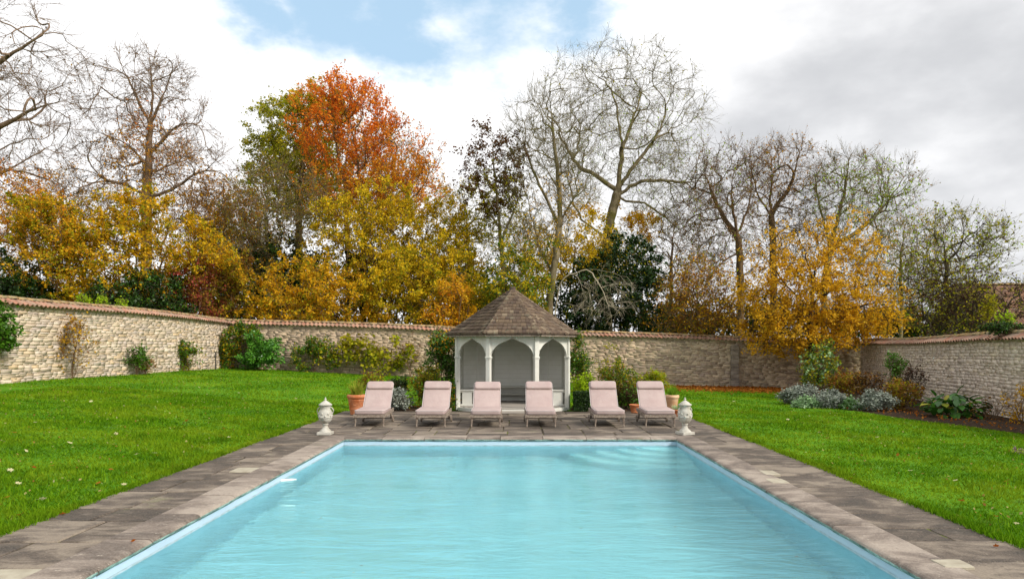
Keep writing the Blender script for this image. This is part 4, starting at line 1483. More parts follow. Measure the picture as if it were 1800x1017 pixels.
def lumps(c, r, k, seed, n=7, lo=0.38, hi=0.62, core=0.75, cw=1.6):
    """an uneven crown: several overlapping lobes inside one envelope"""
    rr = np.random.default_rng(seed + 5000)
    out = []
    for i in range(n):
        u = nrmz(rr.normal(size=3)) * rr.uniform(0.35, 0.75)
        q = rr.uniform(lo, hi)
        out.append((np.array(tuple(c)) + u * np.array(r), tuple(np.array(r) * q * rr.uniform(0.8, 1.2, 3)), max(4, int(k / (n + 1)))))
    out.append((np.array(tuple(c)), tuple(np.array(r) * core), max(4, int(k / (n + 1) * cw))))
    return out
def ell(px, py, rx, ry, Y, k, ry_d=None, dy=0.0):
    """a crown ellipsoid seen at px,py with half-size rx,ry pixels at distance Y"""
    s = Y / F
    return (P(px, py, Y) + Vector((0, dy, 0)), (rx * s, (ry_d if ry_d else 0.8 * min(rx, ry) * s + 0.25 * max(rx, ry) * s), ry * s), k)

def bush(name, label, cat, px, py0, py1, wpx, Y, seed, lm, nleaf, lsize, bark=None, k=60, group=None, twigs=3.0, tlen=(0.15, 0.4), tip=0.004, zb=None, depth=None, x=None, leaves2=None, tdir=(0.6, 0.8, 0.25), droop=0.0, r0=0.03, stems=4, wmax=4, twig_mat=None):
    s = Y / F
    c = P(px, (py0 + py1) / 2, Y)
    rx, rz = wpx * s / 2, (py1 - py0) * s / 2
    ryd = depth if depth else min(rx, rz * 1.3)
    b = Vector((c.x, Y, zb if zb is not None else hz(c.x, Y)))
    rr = random.Random(seed)
    tr = []
    for i in range(stems):
        q = Vector((b.x + rr.uniform(-0.35, 0.35) * rx, Y + rr.uniform(-0.3, 0.3) * ryd, b.z - 0.05))
        e = Vector((b.x + rr.uniform(-0.6, 0.6) * rx, Y + rr.uniform(-0.5, 0.5) * ryd, c.z + rr.uniform(-0.3, 0.3) * rz))
        if i:
            tr.append([Vector((b.x, Y, b.z - 0.05)), q.lerp(e, 0.3), e])
        else:
            tr.append([Vector((b.x, Y, b.z - 0.05)), e])
    lv = [(nleaf, lsize, lm, None, None)] + (leaves2 or [])
    return plant(name, label, cat, b, tr, lumps(c, (rx * 1.08, ryd, rz * 1.08), k, seed, 6), seed, bark or M['b_brown'], r0=r0, step=max(0.06, min(rx, rz) * 0.3), tip=tip, twigs=twigs, tlen=tlen, tdir=tdir,
                 droop=droop, twr=tip * 0.8, leaves=lv, group=group, shrub=True, wmax=wmax, twig_mat=twig_mat)

G_TREE = 'trees beyond the garden walls'
def base_of(px, Y):
    x = (px - VX) / F * Y
    return Vector((x, Y, hz(x, Y) - 0.05))
def tree(name, label, px, Y, path, crowns, seed, bark, limbs=(), **k):
    b = base_of(px, Y)
    rr = random.Random(seed * 3 + 1)
    tr = [[b] + [P(x, y, Y + rr.uniform(-0.3, 0.3)) for x, y in path]]
    for lb in limbs:
        d = rr.uniform(-1, 1) * 0.03 * Y
        tr.append([P(x, y, Y + d * i / max(1, len(lb) - 1) * 1.6) for i, (x, y) in enumerate(lb)])
    return plant(name, label, 'tree', b, tr, [ell(*c) for c in crowns], seed, bark, **k)

# --- bare and half-bare trees
tree('beech_tree', 'tall nearly bare beech reaching in at the upper left corner', -70, 36, [(-65, 400), (-60, 200), (-70, 20), (-80, -120)],
     [(0, 170, 150, 200, 36, 480), (-60, 40, 130, 170, 36, 60), (10, 390, 105, 120, 36, 170)], 101, M['b_beech'], zmin=2.6, r0=0.36, twigs=3.5, tlen=(0.5, 1.3), tdir=(0.9, 0.7, 0.05), droop=0.15, twr=0.009, tip=0.012,
     limbs=[[(-62, 270), (0, 222), (60, 192), (130, 172)], [(-62, 340), (0, 305), (70, 268)], [(-65, 160), (0, 108), (75, 62)], [(-64, 420), (10, 420), (60, 450)]],
     leaves=[(5200, 0.13, M['l_amber'], P(10, 400, 36), (3.4, 4, 3.0)), (2300, 0.12, M['l_orange'], P(0, 360, 36), (3.2, 4, 2.5)), (500, 0.11, M['l_rust'], P(20, 200, 36), (5, 5, 5))], group=G_TREE)
tree('beech_tree', 'bare spreading beech with a few orange leaves rising above yellow shrubs', 258, 42, [(258, 440), (257, 350), (264, 240), (268, 160), (262, 95)],
     [(258, 210, 112, 125, 42, 420), (262, 310, 165, 85, 42, 420), (280, 130, 60, 50, 42, 70)], 102, M['b_beech'], r0=0.30, twigs=3.6, tlen=(0.5, 1.2), tdir=(0.9, 0.7, 0.05), droop=0.1, twr=0.009, tip=0.011,
     limbs=[[(258, 345), (215, 320), (170, 318), (140, 330)], [(258, 350), (300, 335), (350, 300), (385, 300)], [(260, 290), (220, 250), (180, 235)], [(262, 270), (310, 220), (350, 215)], [(265, 220), (235, 160), (215, 120)], [(266, 215), (295, 150), (310, 110)]],
     leaves=[(3000, 0.12, M['l_amber'], P(265, 300, 42), (3.2, 3, 3.2)), (1500, 0.11, M['l_rust'], P(250, 230, 42), (5, 5, 5)), (700, 0.12, M['l_orange'], P(270, 240, 42), (2, 2.5, 2.6))], group=G_TREE)
tree('thin_tree', 'slim tree with amber leaves between the bare beech and green maple', 395, 45, [(398, 470), (395, 380), (392, 320)],
     [(390, 380, 75, 75, 45, 230), (400, 450, 80, 70, 45, 120)], 103, M['b_brown'], r0=0.12, twigs=2.4, tlen=(0.4, 0.9), twr=0.009, tip=0.01,
     leaves=[(5200, 0.13, M['l_amber'], None, None), (1800, 0.12, M['l_rust'], None, None)], group=G_TREE)
tree('maple_tree', 'green and yellow leaved maple standing behind the orange cherry', 525, 52, [(525, 470), (525, 360), (535, 260), (548, 190)],
     [(520, 245, 82, 80, 52, 190), (560, 190, 56, 42, 52, 90), (482, 275, 52, 48, 52, 80), (520, 325, 85, 65, 52, 130)], 104, M['b_brown'], r0=0.25, twigs=2.2, tlen=(0.4, 0.8), twr=0.009, tip=0.012,
     leaves=[(25000, 0.17, M['l_green'], None, None), (5500, 0.18, M['l_gold'], P(570, 180, 52), (2.6, 3, 2.0))], group=G_TREE)
tree('cherry_tree', 'orange and scarlet leaved cherry tree with upright branches', 640, 46, [(640, 480), (640, 400), (632, 300), (618, 220)],
     [(605, 235, 95, 92, 46, 230), (690, 300, 92, 85, 46, 260), (600, 180, 62, 40, 46, 80), (650, 350, 135, 65, 46, 230)], 105, M['b_brown'], r0=0.2, twigs=2.0, tlen=(0.5, 1.2), tdir=(0.7, 0.4, 0.8), upb=0.35, twr=0.008, tip=0.011,
     limbs=[[(640, 400), (600, 300), (585, 230)], [(640, 400), (690, 320), (700, 240)], [(640, 410), (735, 340), (765, 290)], [(640, 400), (560, 320), (535, 250)]],
     leaves=[(6000, 0.16, M['l_red'], P(605, 215, 46), (3.8, 4, 3.4)), (11500, 0.15, M['l_orange'], None, None), (6500, 0.13, M['l_amber'], P(670, 350, 46), (6, 4, 2.8)), (2500, 0.12, M['l_rust'], None, None)], group=G_TREE)
tree('twiggy_tree', 'bare grey twiggy tree below the green maple crown', 470, 43, [(472, 500), (470, 420), (465, 350)],
     [(475, 370, 85, 95, 43, 380), (545, 360, 60, 60, 43, 130), (440, 430, 60, 70, 43, 130)], 106, M['b_grey'], r0=0.14, twigs=3.0, tlen=(0.4, 1.0), tdir=(0.8, 0.5, 0.4), twr=0.009, tip=0.01,
     leaves=[(2600, 0.12, M['l_rust'], None, None), (2200, 0.12, M['l_olive'], None, None)], group=G_TREE)
tree('ash_tree', 'slim tree hung with brown seed clusters just behind the summerhouse', 880, 40, [(884, 470), (876, 370), (868, 290), (866, 235)],
     [(866, 315, 70, 92, 40, 260), (880, 410, 60, 75, 40, 120)], 107, M['b_grey'], r0=0.13, twigs=1.6, tlen=(0.3, 0.8), tdir=(0.8, 0.6, 0.3), twr=0.008, tip=0.01,
     limbs=[[(880, 420), (905, 370), (920, 320)], [(878, 400), (848, 350), (830, 290)]],
     leaves=[(4200, 0.15, M['l_seed'], P(860, 295, 40), (2.6, 3, 2.7)), (2600, 0.13, M['l_olive'], P(880, 360, 40), (2.4, 3, 2.6))], group=G_TREE)
tree('ash_tree', 'bare ash with forked trunk standing behind the summerhouse roof', 962, 39, [(966, 520), (975, 460), (984, 400), (985, 340), (975, 260), (968, 190)],
     [(955, 265, 78, 118, 39, 430), (1010, 320, 45, 80, 39, 110), (950, 420, 60, 60, 39, 110)], 108, M['b_grey'], r0=0.2, twigs=3.8, tlen=(0.4, 1.0), tdir=(0.8, 0.5, 0.45), upb=0.3, twr=0.008, tip=0.01,
     limbs=[[(984, 400), (955, 340), (925, 270), (910, 210)], [(984, 395), (1005, 350), (1030, 330)], [(972, 480), (945, 430), (940, 400)]],
     leaves=[(900, 0.12, M['l_gold'], P(980, 400, 39), (2.5, 3, 3))], group=G_TREE)
tree('willow_tree', 'largest bare tree with thick crooked limbs against the cloud', 1068, 47, [(1068, 480), (1066, 420), (1078, 365), (1086, 335)],
     [(1085, 200, 165, 125, 47, 820), (1180, 330, 95, 100, 47, 360), (1010, 300, 60, 90, 47, 150)], 109, M['b_grey'], r0=0.32, twigs=3.4, tlen=(0.5, 1.2), tdir=(0.7, 0.8, 0.1), droop=0.15, wob=0.2, twr=0.0085, tip=0.009,
     limbs=[[(1086, 335), (1112, 295), (1150, 245), (1172, 205), (1165, 180)], [(1090, 340), (1128, 316), (1165, 316), (1205, 322), (1245, 318)], [(1080, 335), (1050, 308), (1022, 298), (1000, 270), (985, 225)],
            [(1086, 330), (1094, 260), (1085, 200), (1072, 130)], [(1066, 415), (1030, 395), (1008, 365), (1003, 320), (985, 285)], [(1088, 350), (1130, 355), (1175, 385), (1215, 430)],
            [(1094, 260), (1120, 190), (1135, 130)], [(1150, 245), (1200, 215), (1235, 215)]],
     leaves=[(2300, 0.11, M['l_olive'], None, None), (900, 0.12, M['l_lime'], P(1120, 290, 47), (6, 5, 5)), (2600, 0.14, M['l_gold'], P(1060, 400, 47), (4, 3, 1.6))], group=G_TREE)
tree('lime_tree', 'bare tree with ivy-dark forks between the crooked giant and amber beech', 1300, 44, [(1302, 500), (1298, 420), (1285, 350), (1290, 290)],
     [(1275, 335, 88, 88, 44, 420), (1235, 400, 60, 90, 44, 190), (1300, 440, 80, 60, 44, 150)], 110, M['b_brown'], r0=0.22, twigs=3.0, tlen=(0.4, 1.0), tdir=(0.7, 0.6, 0.35), twr=0.009, tip=0.011,
     limbs=[[(1298, 420), (1265, 370), (1240, 310)], [(1298, 415), (1320, 350), (1322, 280)]],
     leaves=[(2400, 0.11, M['l_rust'], None, None), (700, 0.11, M['l_lime'], None, None)], group=G_TREE)
tree('lime_tree', 'bare fork-trunked tree directly above the amber beech, its crown rounded', 1362, 46, [(1360, 500), (1358, 400), (1352, 350), (1362, 290)],
     [(1368, 312, 74, 78, 46, 400), (1390, 400, 90, 70, 46, 220)], 111, M['b_brown'], r0=0.22, twigs=3.0, tlen=(0.4, 1.0), tdir=(0.7, 0.6, 0.35), twr=0.009, tip=0.011,
     limbs=[[(1356, 380), (1330, 340), (1320, 290)], [(1356, 375), (1390, 330), (1405, 270)]],
     leaves=[(2300, 0.11, M['l_rust'], None, None), (900, 0.12, M['l_amber'], None, None)], group=G_TREE)
tree('lime_tree', 'bare wide-spreading tree leaning over towards the tiled house roof', 1450, 44, [(1448, 500), (1462, 420), (1482, 350), (1490, 300)],
     [(1485, 325, 75, 68, 44, 330), (1562, 345, 56, 68, 44, 210), (1480, 410, 110, 60, 44, 220)], 112, M['b_grey'], r0=0.2, twigs=2.8, tlen=(0.4, 1.0), tdir=(0.7, 0.55, 0.4), twr=0.009, tip=0.011,
     limbs=[[(1455, 440), (1510, 405), (1550, 370), (1590, 310)], [(1458, 430), (1440, 360), (1430, 300)]],
     leaves=[(1700, 0.13, M['l_lime'], P(1520, 350, 44), (4, 4, 2.6)), (1500, 0.12, M['l_rust'], None, None)], group=G_TREE)
tree('apple_tree', 'tangled apple tree with sparse yellow-green leaves in front of tiled roof', 1670, 34, [(1668, 540), (1665, 480), (1660, 430)],
     [(1670, 455, 95, 88, 34, 420), (1740, 430, 50, 55, 34, 90), (1640, 520, 75, 60, 34, 170)], 113, M['b_dark'], r0=0.13, twigs=2.8, tlen=(0.4, 1.0), tdir=(0.7, 0.7, 0.3), twr=0.008, tip=0.009, wob=0.2, twig_mat=M['b_grey'],
     leaves=[(2600, 0.12, M['l_olive'], None, None), (900, 0.12, M['l_lime'], None, None), (700, 0.11, M['l_dead'], None, None)], group=G_TREE)

tree('bare_thicket', 'pale bare twigs filling the sky between seed ash and hazel', 820, 51, [(825, 480), (822, 420), (818, 360)],
     [(815, 420, 70, 100, 51, 330), (900, 430, 60, 90, 51, 230)], 114, M['b_grey'], r0=0.14, twigs=2.3, tlen=(0.5, 1.1), tdir=(0.7, 0.5, 0.5), twr=0.009, tip=0.009, zmin=2.0,
     leaves=[(3500, 0.12, M['l_olive'], None, None), (2500, 0.12, M['l_yellow'], None, None)], group=G_TREE)
tree('bare_thicket', 'brown bare twigs filling the sky behind the dark yew', 1180, 52, [(1180, 520), (1180, 460), (1185, 400)],
     [(1185, 450, 95, 90, 52, 420), (1130, 430, 60, 60, 52, 120)], 115, M['b_brown'], r0=0.14, twigs=2.5, tlen=(0.5, 1.1), tdir=(0.7, 0.6, 0.3), twr=0.009, tip=0.009, zmin=2.0,
     leaves=[(2600, 0.12, M['l_rust'], None, None), (1200, 0.12, M['l_olive'], None, None)], group=G_TREE)
tree('bare_thicket', 'brown bare twigs between amber beech and tangled apple tree', 1580, 46, [(1585, 520), (1582, 460), (1590, 400)],
     [(1590, 460, 75, 90, 46, 330), (1530, 470, 60, 70, 46, 160)], 116, M['b_grey'], r0=0.12, twigs=2.3, tlen=(0.5, 1.1), tdir=(0.7, 0.5, 0.5), twr=0.009, tip=0.009, zmin=2.0,
     leaves=[(2200, 0.12, M['l_olive'], None, None), (1500, 0.12, M['l_amber'], None, None)], group=G_TREE)
tree('bare_thicket', 'brown bare twigs between the bare beech and upper left corner', 120, 48, [(120, 480), (118, 420), (110, 350)],
     [(110, 380, 95, 90, 48, 330), (330, 400, 70, 70, 48, 150)], 117, M['b_brown'], r0=0.14, twigs=2.3, tlen=(0.5, 1.1), tdir=(0.7, 0.6, 0.3), twr=0.009, tip=0.009, zmin=2.0,
     leaves=[(4500, 0.13, M['l_amber'], None, None), (3000, 0.13, M['l_rust'], None, None)], group=G_TREE)

tree('hornbeam_tree', 'brownish orange and olive dome filling in behind maple and cherry', 610, 56, [(612, 480), (610, 400), (606, 320), (610, 250)],
     [(600, 310, 150, 95, 56, 320), (700, 340, 90, 70, 56, 130), (520, 330, 70, 70, 56, 90)], 118, M['b_brown'], r0=0.2, twigs=2.2, tlen=(0.5, 1.2), tdir=(0.7, 0.5, 0.6), upb=0.3, twr=0.010, tip=0.011, zmin=4.0,
     leaves=[(7000, 0.18, M['l_rust'], None, None), (6000, 0.18, M['l_amber'], None, None), (5000, 0.18, M['l_olive'], P(540, 320, 56), (5, 5, 5))], group=G_TREE)

# --- leafy trees and tall shrubs beyond the walls
def tallbush(name, label, px, py, rx, ry, Y, seed, lv, k=150, bark='b_brown', group='shrubs beyond the garden walls', stems=5, r0=0.09, extra=(), **kw):
    b = base_of(px, Y)
    rr = random.Random(seed)
    top = P(px, py, Y)
    tr = []
    for i in range(stems):
        a = (i / max(1, stems - 1) - 0.5) * 1.3
        e = P(px + a * rx, py - (0.3 - 0.3 * abs(a)) * ry, Y) + Vector((0, rr.uniform(-0.8, 0.8), 0))
        m_ = b.lerp(e, 0.45) + Vector((0, 0, 0.3))
        tr.append([b, m_, e])
    bot = 615 if py + ry > 520 else py + ry + 50
    c0, r0_, k0 = ell(px, (py - ry + bot) / 2, rx, (bot - py + ry) / 2, Y, int(k * 1.25))
    cr = lumps(c0, tuple(1.1 * q_ for q_ in r0_), k0, seed, 9, core=0.9, cw=7.0) + [ell(*c) for c in extra]
    o = dict(zmin=P(0, 592, Y).z, step=0.35, twigs=2.0, tlen=(0.35, 0.8), tdir=(0.7, 0.7, 0.15), twr=0.008, tip=0.009)
    o.update(kw)
    return plant(name, label, 'shrub', b, tr, cr, seed, M[bark], r0=r0, leaves=[(int(n_ * 0.88), s_ * 1.03, M[m__], None, None) for (n_, s_, m__) in lv], group=group, shrub=True, **o)
tallbush('hazel_bush', 'large yellow hazel below the bare beech behind the pale wall', 215, 455, 105, 82, 36, 201, [(18000, 0.13, 'l_gold'), (12000, 0.13, 'l_olive'), (7000, 0.13, 'l_yellow')], 190, extra=[(240, 395, 100, 60, 36, 110), (330, 440, 75, 60, 36, 80)])
tallbush('hazel_bush', 'amber leaved hazel at the left end behind the pale wall', 95, 425, 70, 75, 34, 202, [(5000, 0.12, 'l_amber'), (9000, 0.12, 'l_olive'), (5000, 0.12, 'l_gold')], 140, tdir=(0.8, 0.5, 0.2))
tallbush('laurel_bush', 'dark evergreen shrub at far left just above the wall', 20, 490, 65, 45, 33, 203, [(15000, 0.12, 'l_dark')], 110, 'b_dark')
tallbush('laurel_bush', 'dark green shrub under the yellow hazel above the pale wall', 240, 525, 90, 45, 34, 204, [(14000, 0.13, 'l_dark'), (3500, 0.12, 'l_mid')], 130, 'b_dark')
tallbush('spindle_bush', 'crimson leaved spindle shrub above the corner of the pale wall', 342, 500, 44, 48, 36.3, 205, [(5200, 0.11, 'l_crimson'), (3500, 0.11, 'l_rust'), (1500, 0.11, 'l_olive')], 120, 'b_red')
tallbush('hawthorn_bush', 'brown-green shrub beside the crimson spindle at the wall corner', 402, 508, 44, 56, 38, 206, [(8000, 0.11, 'l_rust'), (6000, 0.11, 'l_olive')], 120)
tallbush('holly_bush', 'dark holly showing in the gap of the yellow hazels', 500, 480, 90, 85, 45, 207, [(11000, 0.18, 'l_dark'), (2500, 0.13, 'l_olive')], 140, 'b_dark')
tallbush('hazel_bush', 'broad bright yellow hazel crown under the orange cherry', 685, 405, 160, 80, 42, 208, [(27000, 0.135, 'l_yellow'), (14000, 0.135, 'l_olive')], 300, stems=7, extra=[(780, 420, 75, 75, 42, 90), (600, 400, 70, 60, 42, 60)])
tallbush('hazel_bush', 'golden hazel growing low above the back wall, dark gaps inside', 545, 510, 118, 58, 38, 209, [(21000, 0.12, 'l_gold'), (7000, 0.12, 'l_olive')], 190, stems=7)
tallbush('hazel_bush', 'olive-yellow hazel growing low behind the summerhouse eaves', 740, 500, 115, 78, 39, 210, [(22000, 0.125, 'l_yellow'), (16000, 0.125, 'l_olive')], 220, stems=7)
tallbush('yew_bush', 'dark yew filling the shade behind the golden hazels', 660, 500, 200, 75, 46, 211, [(13000, 0.22, 'l_yew'), (2500, 0.14, 'l_olive')], 120, 'b_dark', stems=7)
tallbush('dogwood_bush', 'small orange leaved shrub touching the summerhouse eaves', 800, 540, 38, 50, 36.5, 212, [(3600, 0.11, 'l_gold'), (1300, 0.11, 'l_amber'), (400, 0.11, 'l_orange')], 80)
tallbush('elder_bush', 'loose green-yellow shrub rising behind the summerhouse roof', 905, 500, 60, 75, 37.5, 213, [(7000, 0.115, 'l_olive'), (5000, 0.115, 'l_mid'), (3000, 0.12, 'l_yellow')], 140)
tallbush('yew_tree', 'dense dark yew right of the summerhouse roof', 1085, 505, 92, 88, 41, 214, [(20000, 0.17, 'l_yew'), (5000, 0.14, 'l_dark'), (3000, 0.13, 'l_olive')], 190, 'b_dark', stems=6, extra=[(1010, 540, 50, 50, 41, 50)])
tallbush('field_maple', 'sparse yellow maple between the forked ash and dark yew', 985, 430, 85, 45, 43, 215, [(6500, 0.14, 'l_yellow'), (2500, 0.13, 'l_olive')], 120, r0=0.08)
tallbush('field_maple', 'yellow leaves clothing the foot of the largest bare tree', 1060, 430, 62, 42, 45, 219, [(4200, 0.14, 'l_yellow'), (2600, 0.13, 'l_olive')], 90, r0=0.08)
tallbush('hawthorn_bush', 'amber and olive shrub filling the gap left of the maple', 410, 400, 70, 70, 47, 220, [(6500, 0.14, 'l_amber'), (5500, 0.14, 'l_olive'), (3000, 0.13, 'l_rust')], 150)
tallbush('hawthorn_bush', 'brown twiggy shrub hanging over the back wall beside the amber beech', 1228, 530, 68, 85, 36.8, 216, [(4500, 0.11, 'l_rust'), (2500, 0.11, 'l_amber'), (1800, 0.1, 'l_olive')], 230, tdir=(0.8, 0.8, 0.0), twigs=3.2)
tallbush('thorn_bush', 'dark tangled bramble above the tiled wall in front of house', 1700, 530, 110, 48, 27, 217, [(3500, 0.09, 'l_dead'), (2200, 0.09, 'l_olive')], 230, 'b_dark', twigs=3.0, tlen=(0.3, 0.7))
for i, (px, top, wpx, lab, lv) in enumerate((
        (-40, 470, 110, 'dark hedge far left behind the laurel', [(5400, 0.26, 'l_dark')]),
        (130, 500, 110, 'far dark hedge seen under the amber hazel', [(5400, 0.26, 'l_dark'), (2000, 0.16, 'l_olive')]),
        (320, 480, 110, 'far dark hedge behind the crimson spindle', [(5400, 0.26, 'l_dark'), (2500, 0.16, 'l_olive')]),
        (470, 440, 100, 'far dark hedge behind the twiggy grey tree', [(6600, 0.26, 'l_dark'), (2500, 0.16, 'l_rust')]),
        (860, 470, 90, 'far olive hedge behind the seed-hung ash trunk', [(4800, 0.23, 'l_olive'), (3000, 0.26, 'l_dark')]),
        (1180, 530, 90, 'far brown hedge between dark yew and brown twigs', [(3600, 0.23, 'l_rust'), (2400, 0.23, 'l_dark')]),
        (1330, 520, 110, 'far brown hedge behind the amber beech', [(4200, 0.23, 'l_rust'), (2400, 0.23, 'l_dark')]),
        (1530, 535, 110, 'far brown hedge under the leaning bare tree', [(4200, 0.23, 'l_rust'), (2400, 0.23, 'l_dark')]),
        (1640, 545, 80, 'far dark hedge beside the tiled house', [(3000, 0.23, 'l_dark'), (2500, 0.16, 'l_olive')]))):
    tallbush('hedge', lab, px, (top + 600) / 2, wpx, (600 - top) / 2, 49, 230 + i, lv, 80, 'b_dark', group='far hedge beyond the back wall', stems=5, twigs=2.0, tlen=(0.5, 1.1))
# fallen dead branches leaning before the yew
b = base_of(985, 38.5)
plant('dead_branch', 'pale dead branch arching down in front of the dark yew', 'branch', b, [[b, P(975, 545, 38.5), P(985, 490, 38.3), P(1035, 470, 38), P(1080, 480, 37.8)], [P(1035, 470, 38), P(1060, 510, 37.8), P(1075, 555, 37.6)]],
      [ell(1060, 520, 70, 50, 37.8, 90)], 218, M['b_twig'], r0=0.04, step=0.3, tip=0.007, twigs=2.0, tlen=(0.3, 0.8), tdir=(0.8, 0.5, -0.3), droop=0.3, twr=0.007, leaves=[])
# amber beech inside the garden
tree('amber_beech', 'amber leaved beech spreading over the shaded corner of the wall', 1424, 33.2, [(1424, 600), (1426, 540), (1432, 480), (1440, 430)],
     [(1428, 510, 148, 70, 33.2, 290), (1410, 570, 125, 45, 33.0, 200), (1520, 545, 75, 48, 33.0, 90), (1390, 440, 75, 45, 33.4, 45), (1480, 430, 80, 50, 33.4, 50)], 120, M['b_dark'], r0=0.17, twigs=2.6, tlen=(0.4, 0.9), tdir=(0.9, 0.6, 0.0), droop=0.1, twr=0.007, tip=0.008, curve=0.3,
     limbs=[[(1426, 545), (1380, 500), (1340, 440)], [(1430, 530), (1490, 490), (1540, 440)], [(1426, 560), (1370, 560), (1310, 555)], [(1428, 550), (1490, 540), (1560, 530)], [(1432, 500), (1410, 430), (1390, 380)]],
     leaves=[(21000, 0.12, M['l_beech'], None, None), (6500, 0.115, M['l_gold'], P(1400, 560, 33), (4.5, 4, 2.0)), (2500, 0.105, M['l_rust'], None, None)], group=None)

# --- plants against the walls
G_W = 'climbers and shrubs along the garden walls'
def YL(px):
    return (WLx + 0.3) * F / (px - VX)
bush('wall_shrub', 'dark green leafy shrub cut by the left edge of view', 'shrub', -8, 545, 640, 72, YL(2), 301, M['l_mid'], 4200, 0.10, k=90, group=G_W)
bush('climbing_rose', 'brown half-bare climbing rose on the pale wall', 'rose', 128, 562, 668, 58, YL(126), 302, M['l_rust'], 420, 0.075, k=120, twigs=2.2, tlen=(0.2, 0.55), tdir=(0.7, 0.35, 0.8), group=G_W, depth=0.28, leaves2=[(380, 0.08, M['l_gold'], None, None)], stems=6)
bush('ivy_clump', 'small green ivy clump low on the pale wall', 'ivy', 240, 602, 658, 26, YL(238), 303, M['l_mid'], 900, 0.085, k=40, group=G_W, depth=0.25)
bush('dry_shrub', 'little brown-green tuft beside the small ivy clump', 'shrub', 256, 632, 655, 22, YL(256), 304, M['l_rust'], 380, 0.07, k=25, group=G_W, depth=0.25)
bush('honeysuckle', 'leaning bright green climber halfway along the pale wall', 'climber', 331, 594, 650, 36, YL(330), 305, M['l_mid'], 1000, 0.095, k=60, group=G_W, depth=0.3, leaves2=[(500, 0.09, M['l_olive'], None, None)])
bush('ivy_column', 'tall ragged green ivy near the wall corner', 'ivy', 404, 572, 646, 40, YL(400), 306, M['l_mid'], 1100, 0.11, k=70, group=G_W, depth=0.4, leaves2=[(800, 0.1, M['l_olive'], None, None), (250, 0.1, M['l_amber'], None, None)])
bush('ivy_mound', 'green ivy spilling over the corner where both walls meet', 'ivy', 432, 566, 612, 56, 34.6, 307, M['l_mid'], 1500, 0.11, k=60, group=G_W, depth=0.5, leaves2=[(800, 0.1, M['l_olive'], None, None)])
bush('choisya_bush', 'rounded dark glossy green bush at the wall corner', 'shrub', 459, 594, 648, 72, 34.0, 308, M['l_bright'], 6200, 0.11, k=90, group=G_W)
bush('wall_climber', 'sprawling dark green climber on the brownish wall, left of the vine', 'climber', 550, 592, 652, 86, 34.6, 309, M['l_mid'], 1500, 0.11, k=90, group=G_W, depth=0.35, leaves2=[(900, 0.1, M['l_olive'], None, None)], twig_mat=M['b_brown'])
bush('grape_vine', 'yellow-green large-leaved vine trained across the brownish wall', 'vine', 650, 594, 656, 128, 34.6, 310, M['l_vine'], 1500, 0.19, k=120, group=G_W, depth=0.3)
bush('bare_vine', 'bare brown vine stems on the brownish wall beside the yellow vine', 'vine', 722, 590, 662, 46, 34.7, 311, M['l_rust'], 120, 0.08, k=70, twigs=2.0, tlen=(0.25, 0.6), tip=0.007, tdir=(0.8, 0.4, 0.5), group=G_W, depth=0.2)
bush('pyracantha_bush', 'dark green shrub with orange tips hugging the summerhouse, vine side', 'shrub', 780, 588, 690, 52, 20.6, 312, M['l_mid'], 3800, 0.07, k=100, group=G_W, depth=0.5, leaves2=[(500, 0.07, M['l_amber'], P(775, 600, 20.6), (0.5, 0.6, 0.4)), (900, 0.07, M['l_dark'], None, None)])
bush('ivy_pillar', 'narrow column of ivy against the summerhouse, rose side', 'ivy', 1014, 590, 690, 26, 20.3, 313, M['l_mid'], 2400, 0.065, k=80, group=G_W, depth=0.3, leaves2=[(600, 0.06, M['l_olive'], None, None)])
bush('rose_canes', 'long bare rose canes fanning out before the brownish wall', 'rose', 1080, 590, 672, 95, 22.5, 314, M['l_olive'], 240, 0.07, k=26, twigs=0.7, tlen=(0.2, 0.5), tip=0.006, group=G_W, depth=0.4, stems=7)

# --- the bed behind the loungers
soil = MB()
for (xa, xb) in ((-4.2, -1.62), (1.45, 4.0)):
    n = 16
    v = []
    for i in range(n):
        q = 2 * math.pi * i / n
        v.append(((xa + xb) / 2 + (xb - xa) / 2 * math.copysign(abs(math.cos(q)) ** 0.6, math.cos(q)), 19.45 + 0.78 * math.copysign(abs(math.sin(q)) ** 0.6, math.sin(q)), 0.03))
    c_ = len(v)
    v = [(x_, y_, hz(x_, y_) - 0.05) for (x_, y_, _) in v] + [((xa + xb) / 2 + ((x_ - (xa + xb) / 2) * 0.9), 19.45 + (y_ - 19.45) * 0.85, hz(x_, y_) + 0.06) for (x_, y_, _) in v]
    soil = MB().add(v, [(i, (i + 1) % n, n + (i + 1) % n, n + i) for i in range(n)] + [tuple(range(n, 2 * n))])
    soil.obj('flower_bed', M['soil'], None, kind='structure')
G_B = 'plants in the beds behind the loungers'
bush('box_ball', 'dark clipped dome behind the first two loungers', 'shrub', 697, 664, 700, 46, 19.8, 320, M['l_dark'], 3200, 0.04, k=90, group=G_B, twigs=3.5, tlen=(0.08, 0.2))
bush('lavender_mound', 'grey lavender mound between the first two loungers', 'lavender', 707, 686, 722, 42, 18.95, 321, M['l_grey'], 3600, 0.06, k=100, group=G_B, twigs=4, tlen=(0.08, 0.22), tdir=(0.7, 0.5, 0.6), zb=0.0)
bush('salvia_bush', 'wispy green-brown shrub behind the second lounger', 'shrub', 752, 656, 720, 66, 19.3, 322, M['l_olive'], 2300, 0.055, k=130, group=G_B, twigs=2.6, tlen=(0.12, 0.32), tdir=(0.7, 0.5, 0.7), leaves2=[(900, 0.05, M['l_rust'], None, None), (1100, 0.06, M['l_mid'], None, None)])
bush('green_bush', 'mid green leafy shrub between second lounger and summerhouse post', 'shrub', 787, 668, 722, 28, 18.9, 323, M['l_mid'], 1500, 0.055, k=60, group=G_B, leaves2=[(300, 0.05, M['l_amber'], None, None)], tlen=(0.1, 0.25))
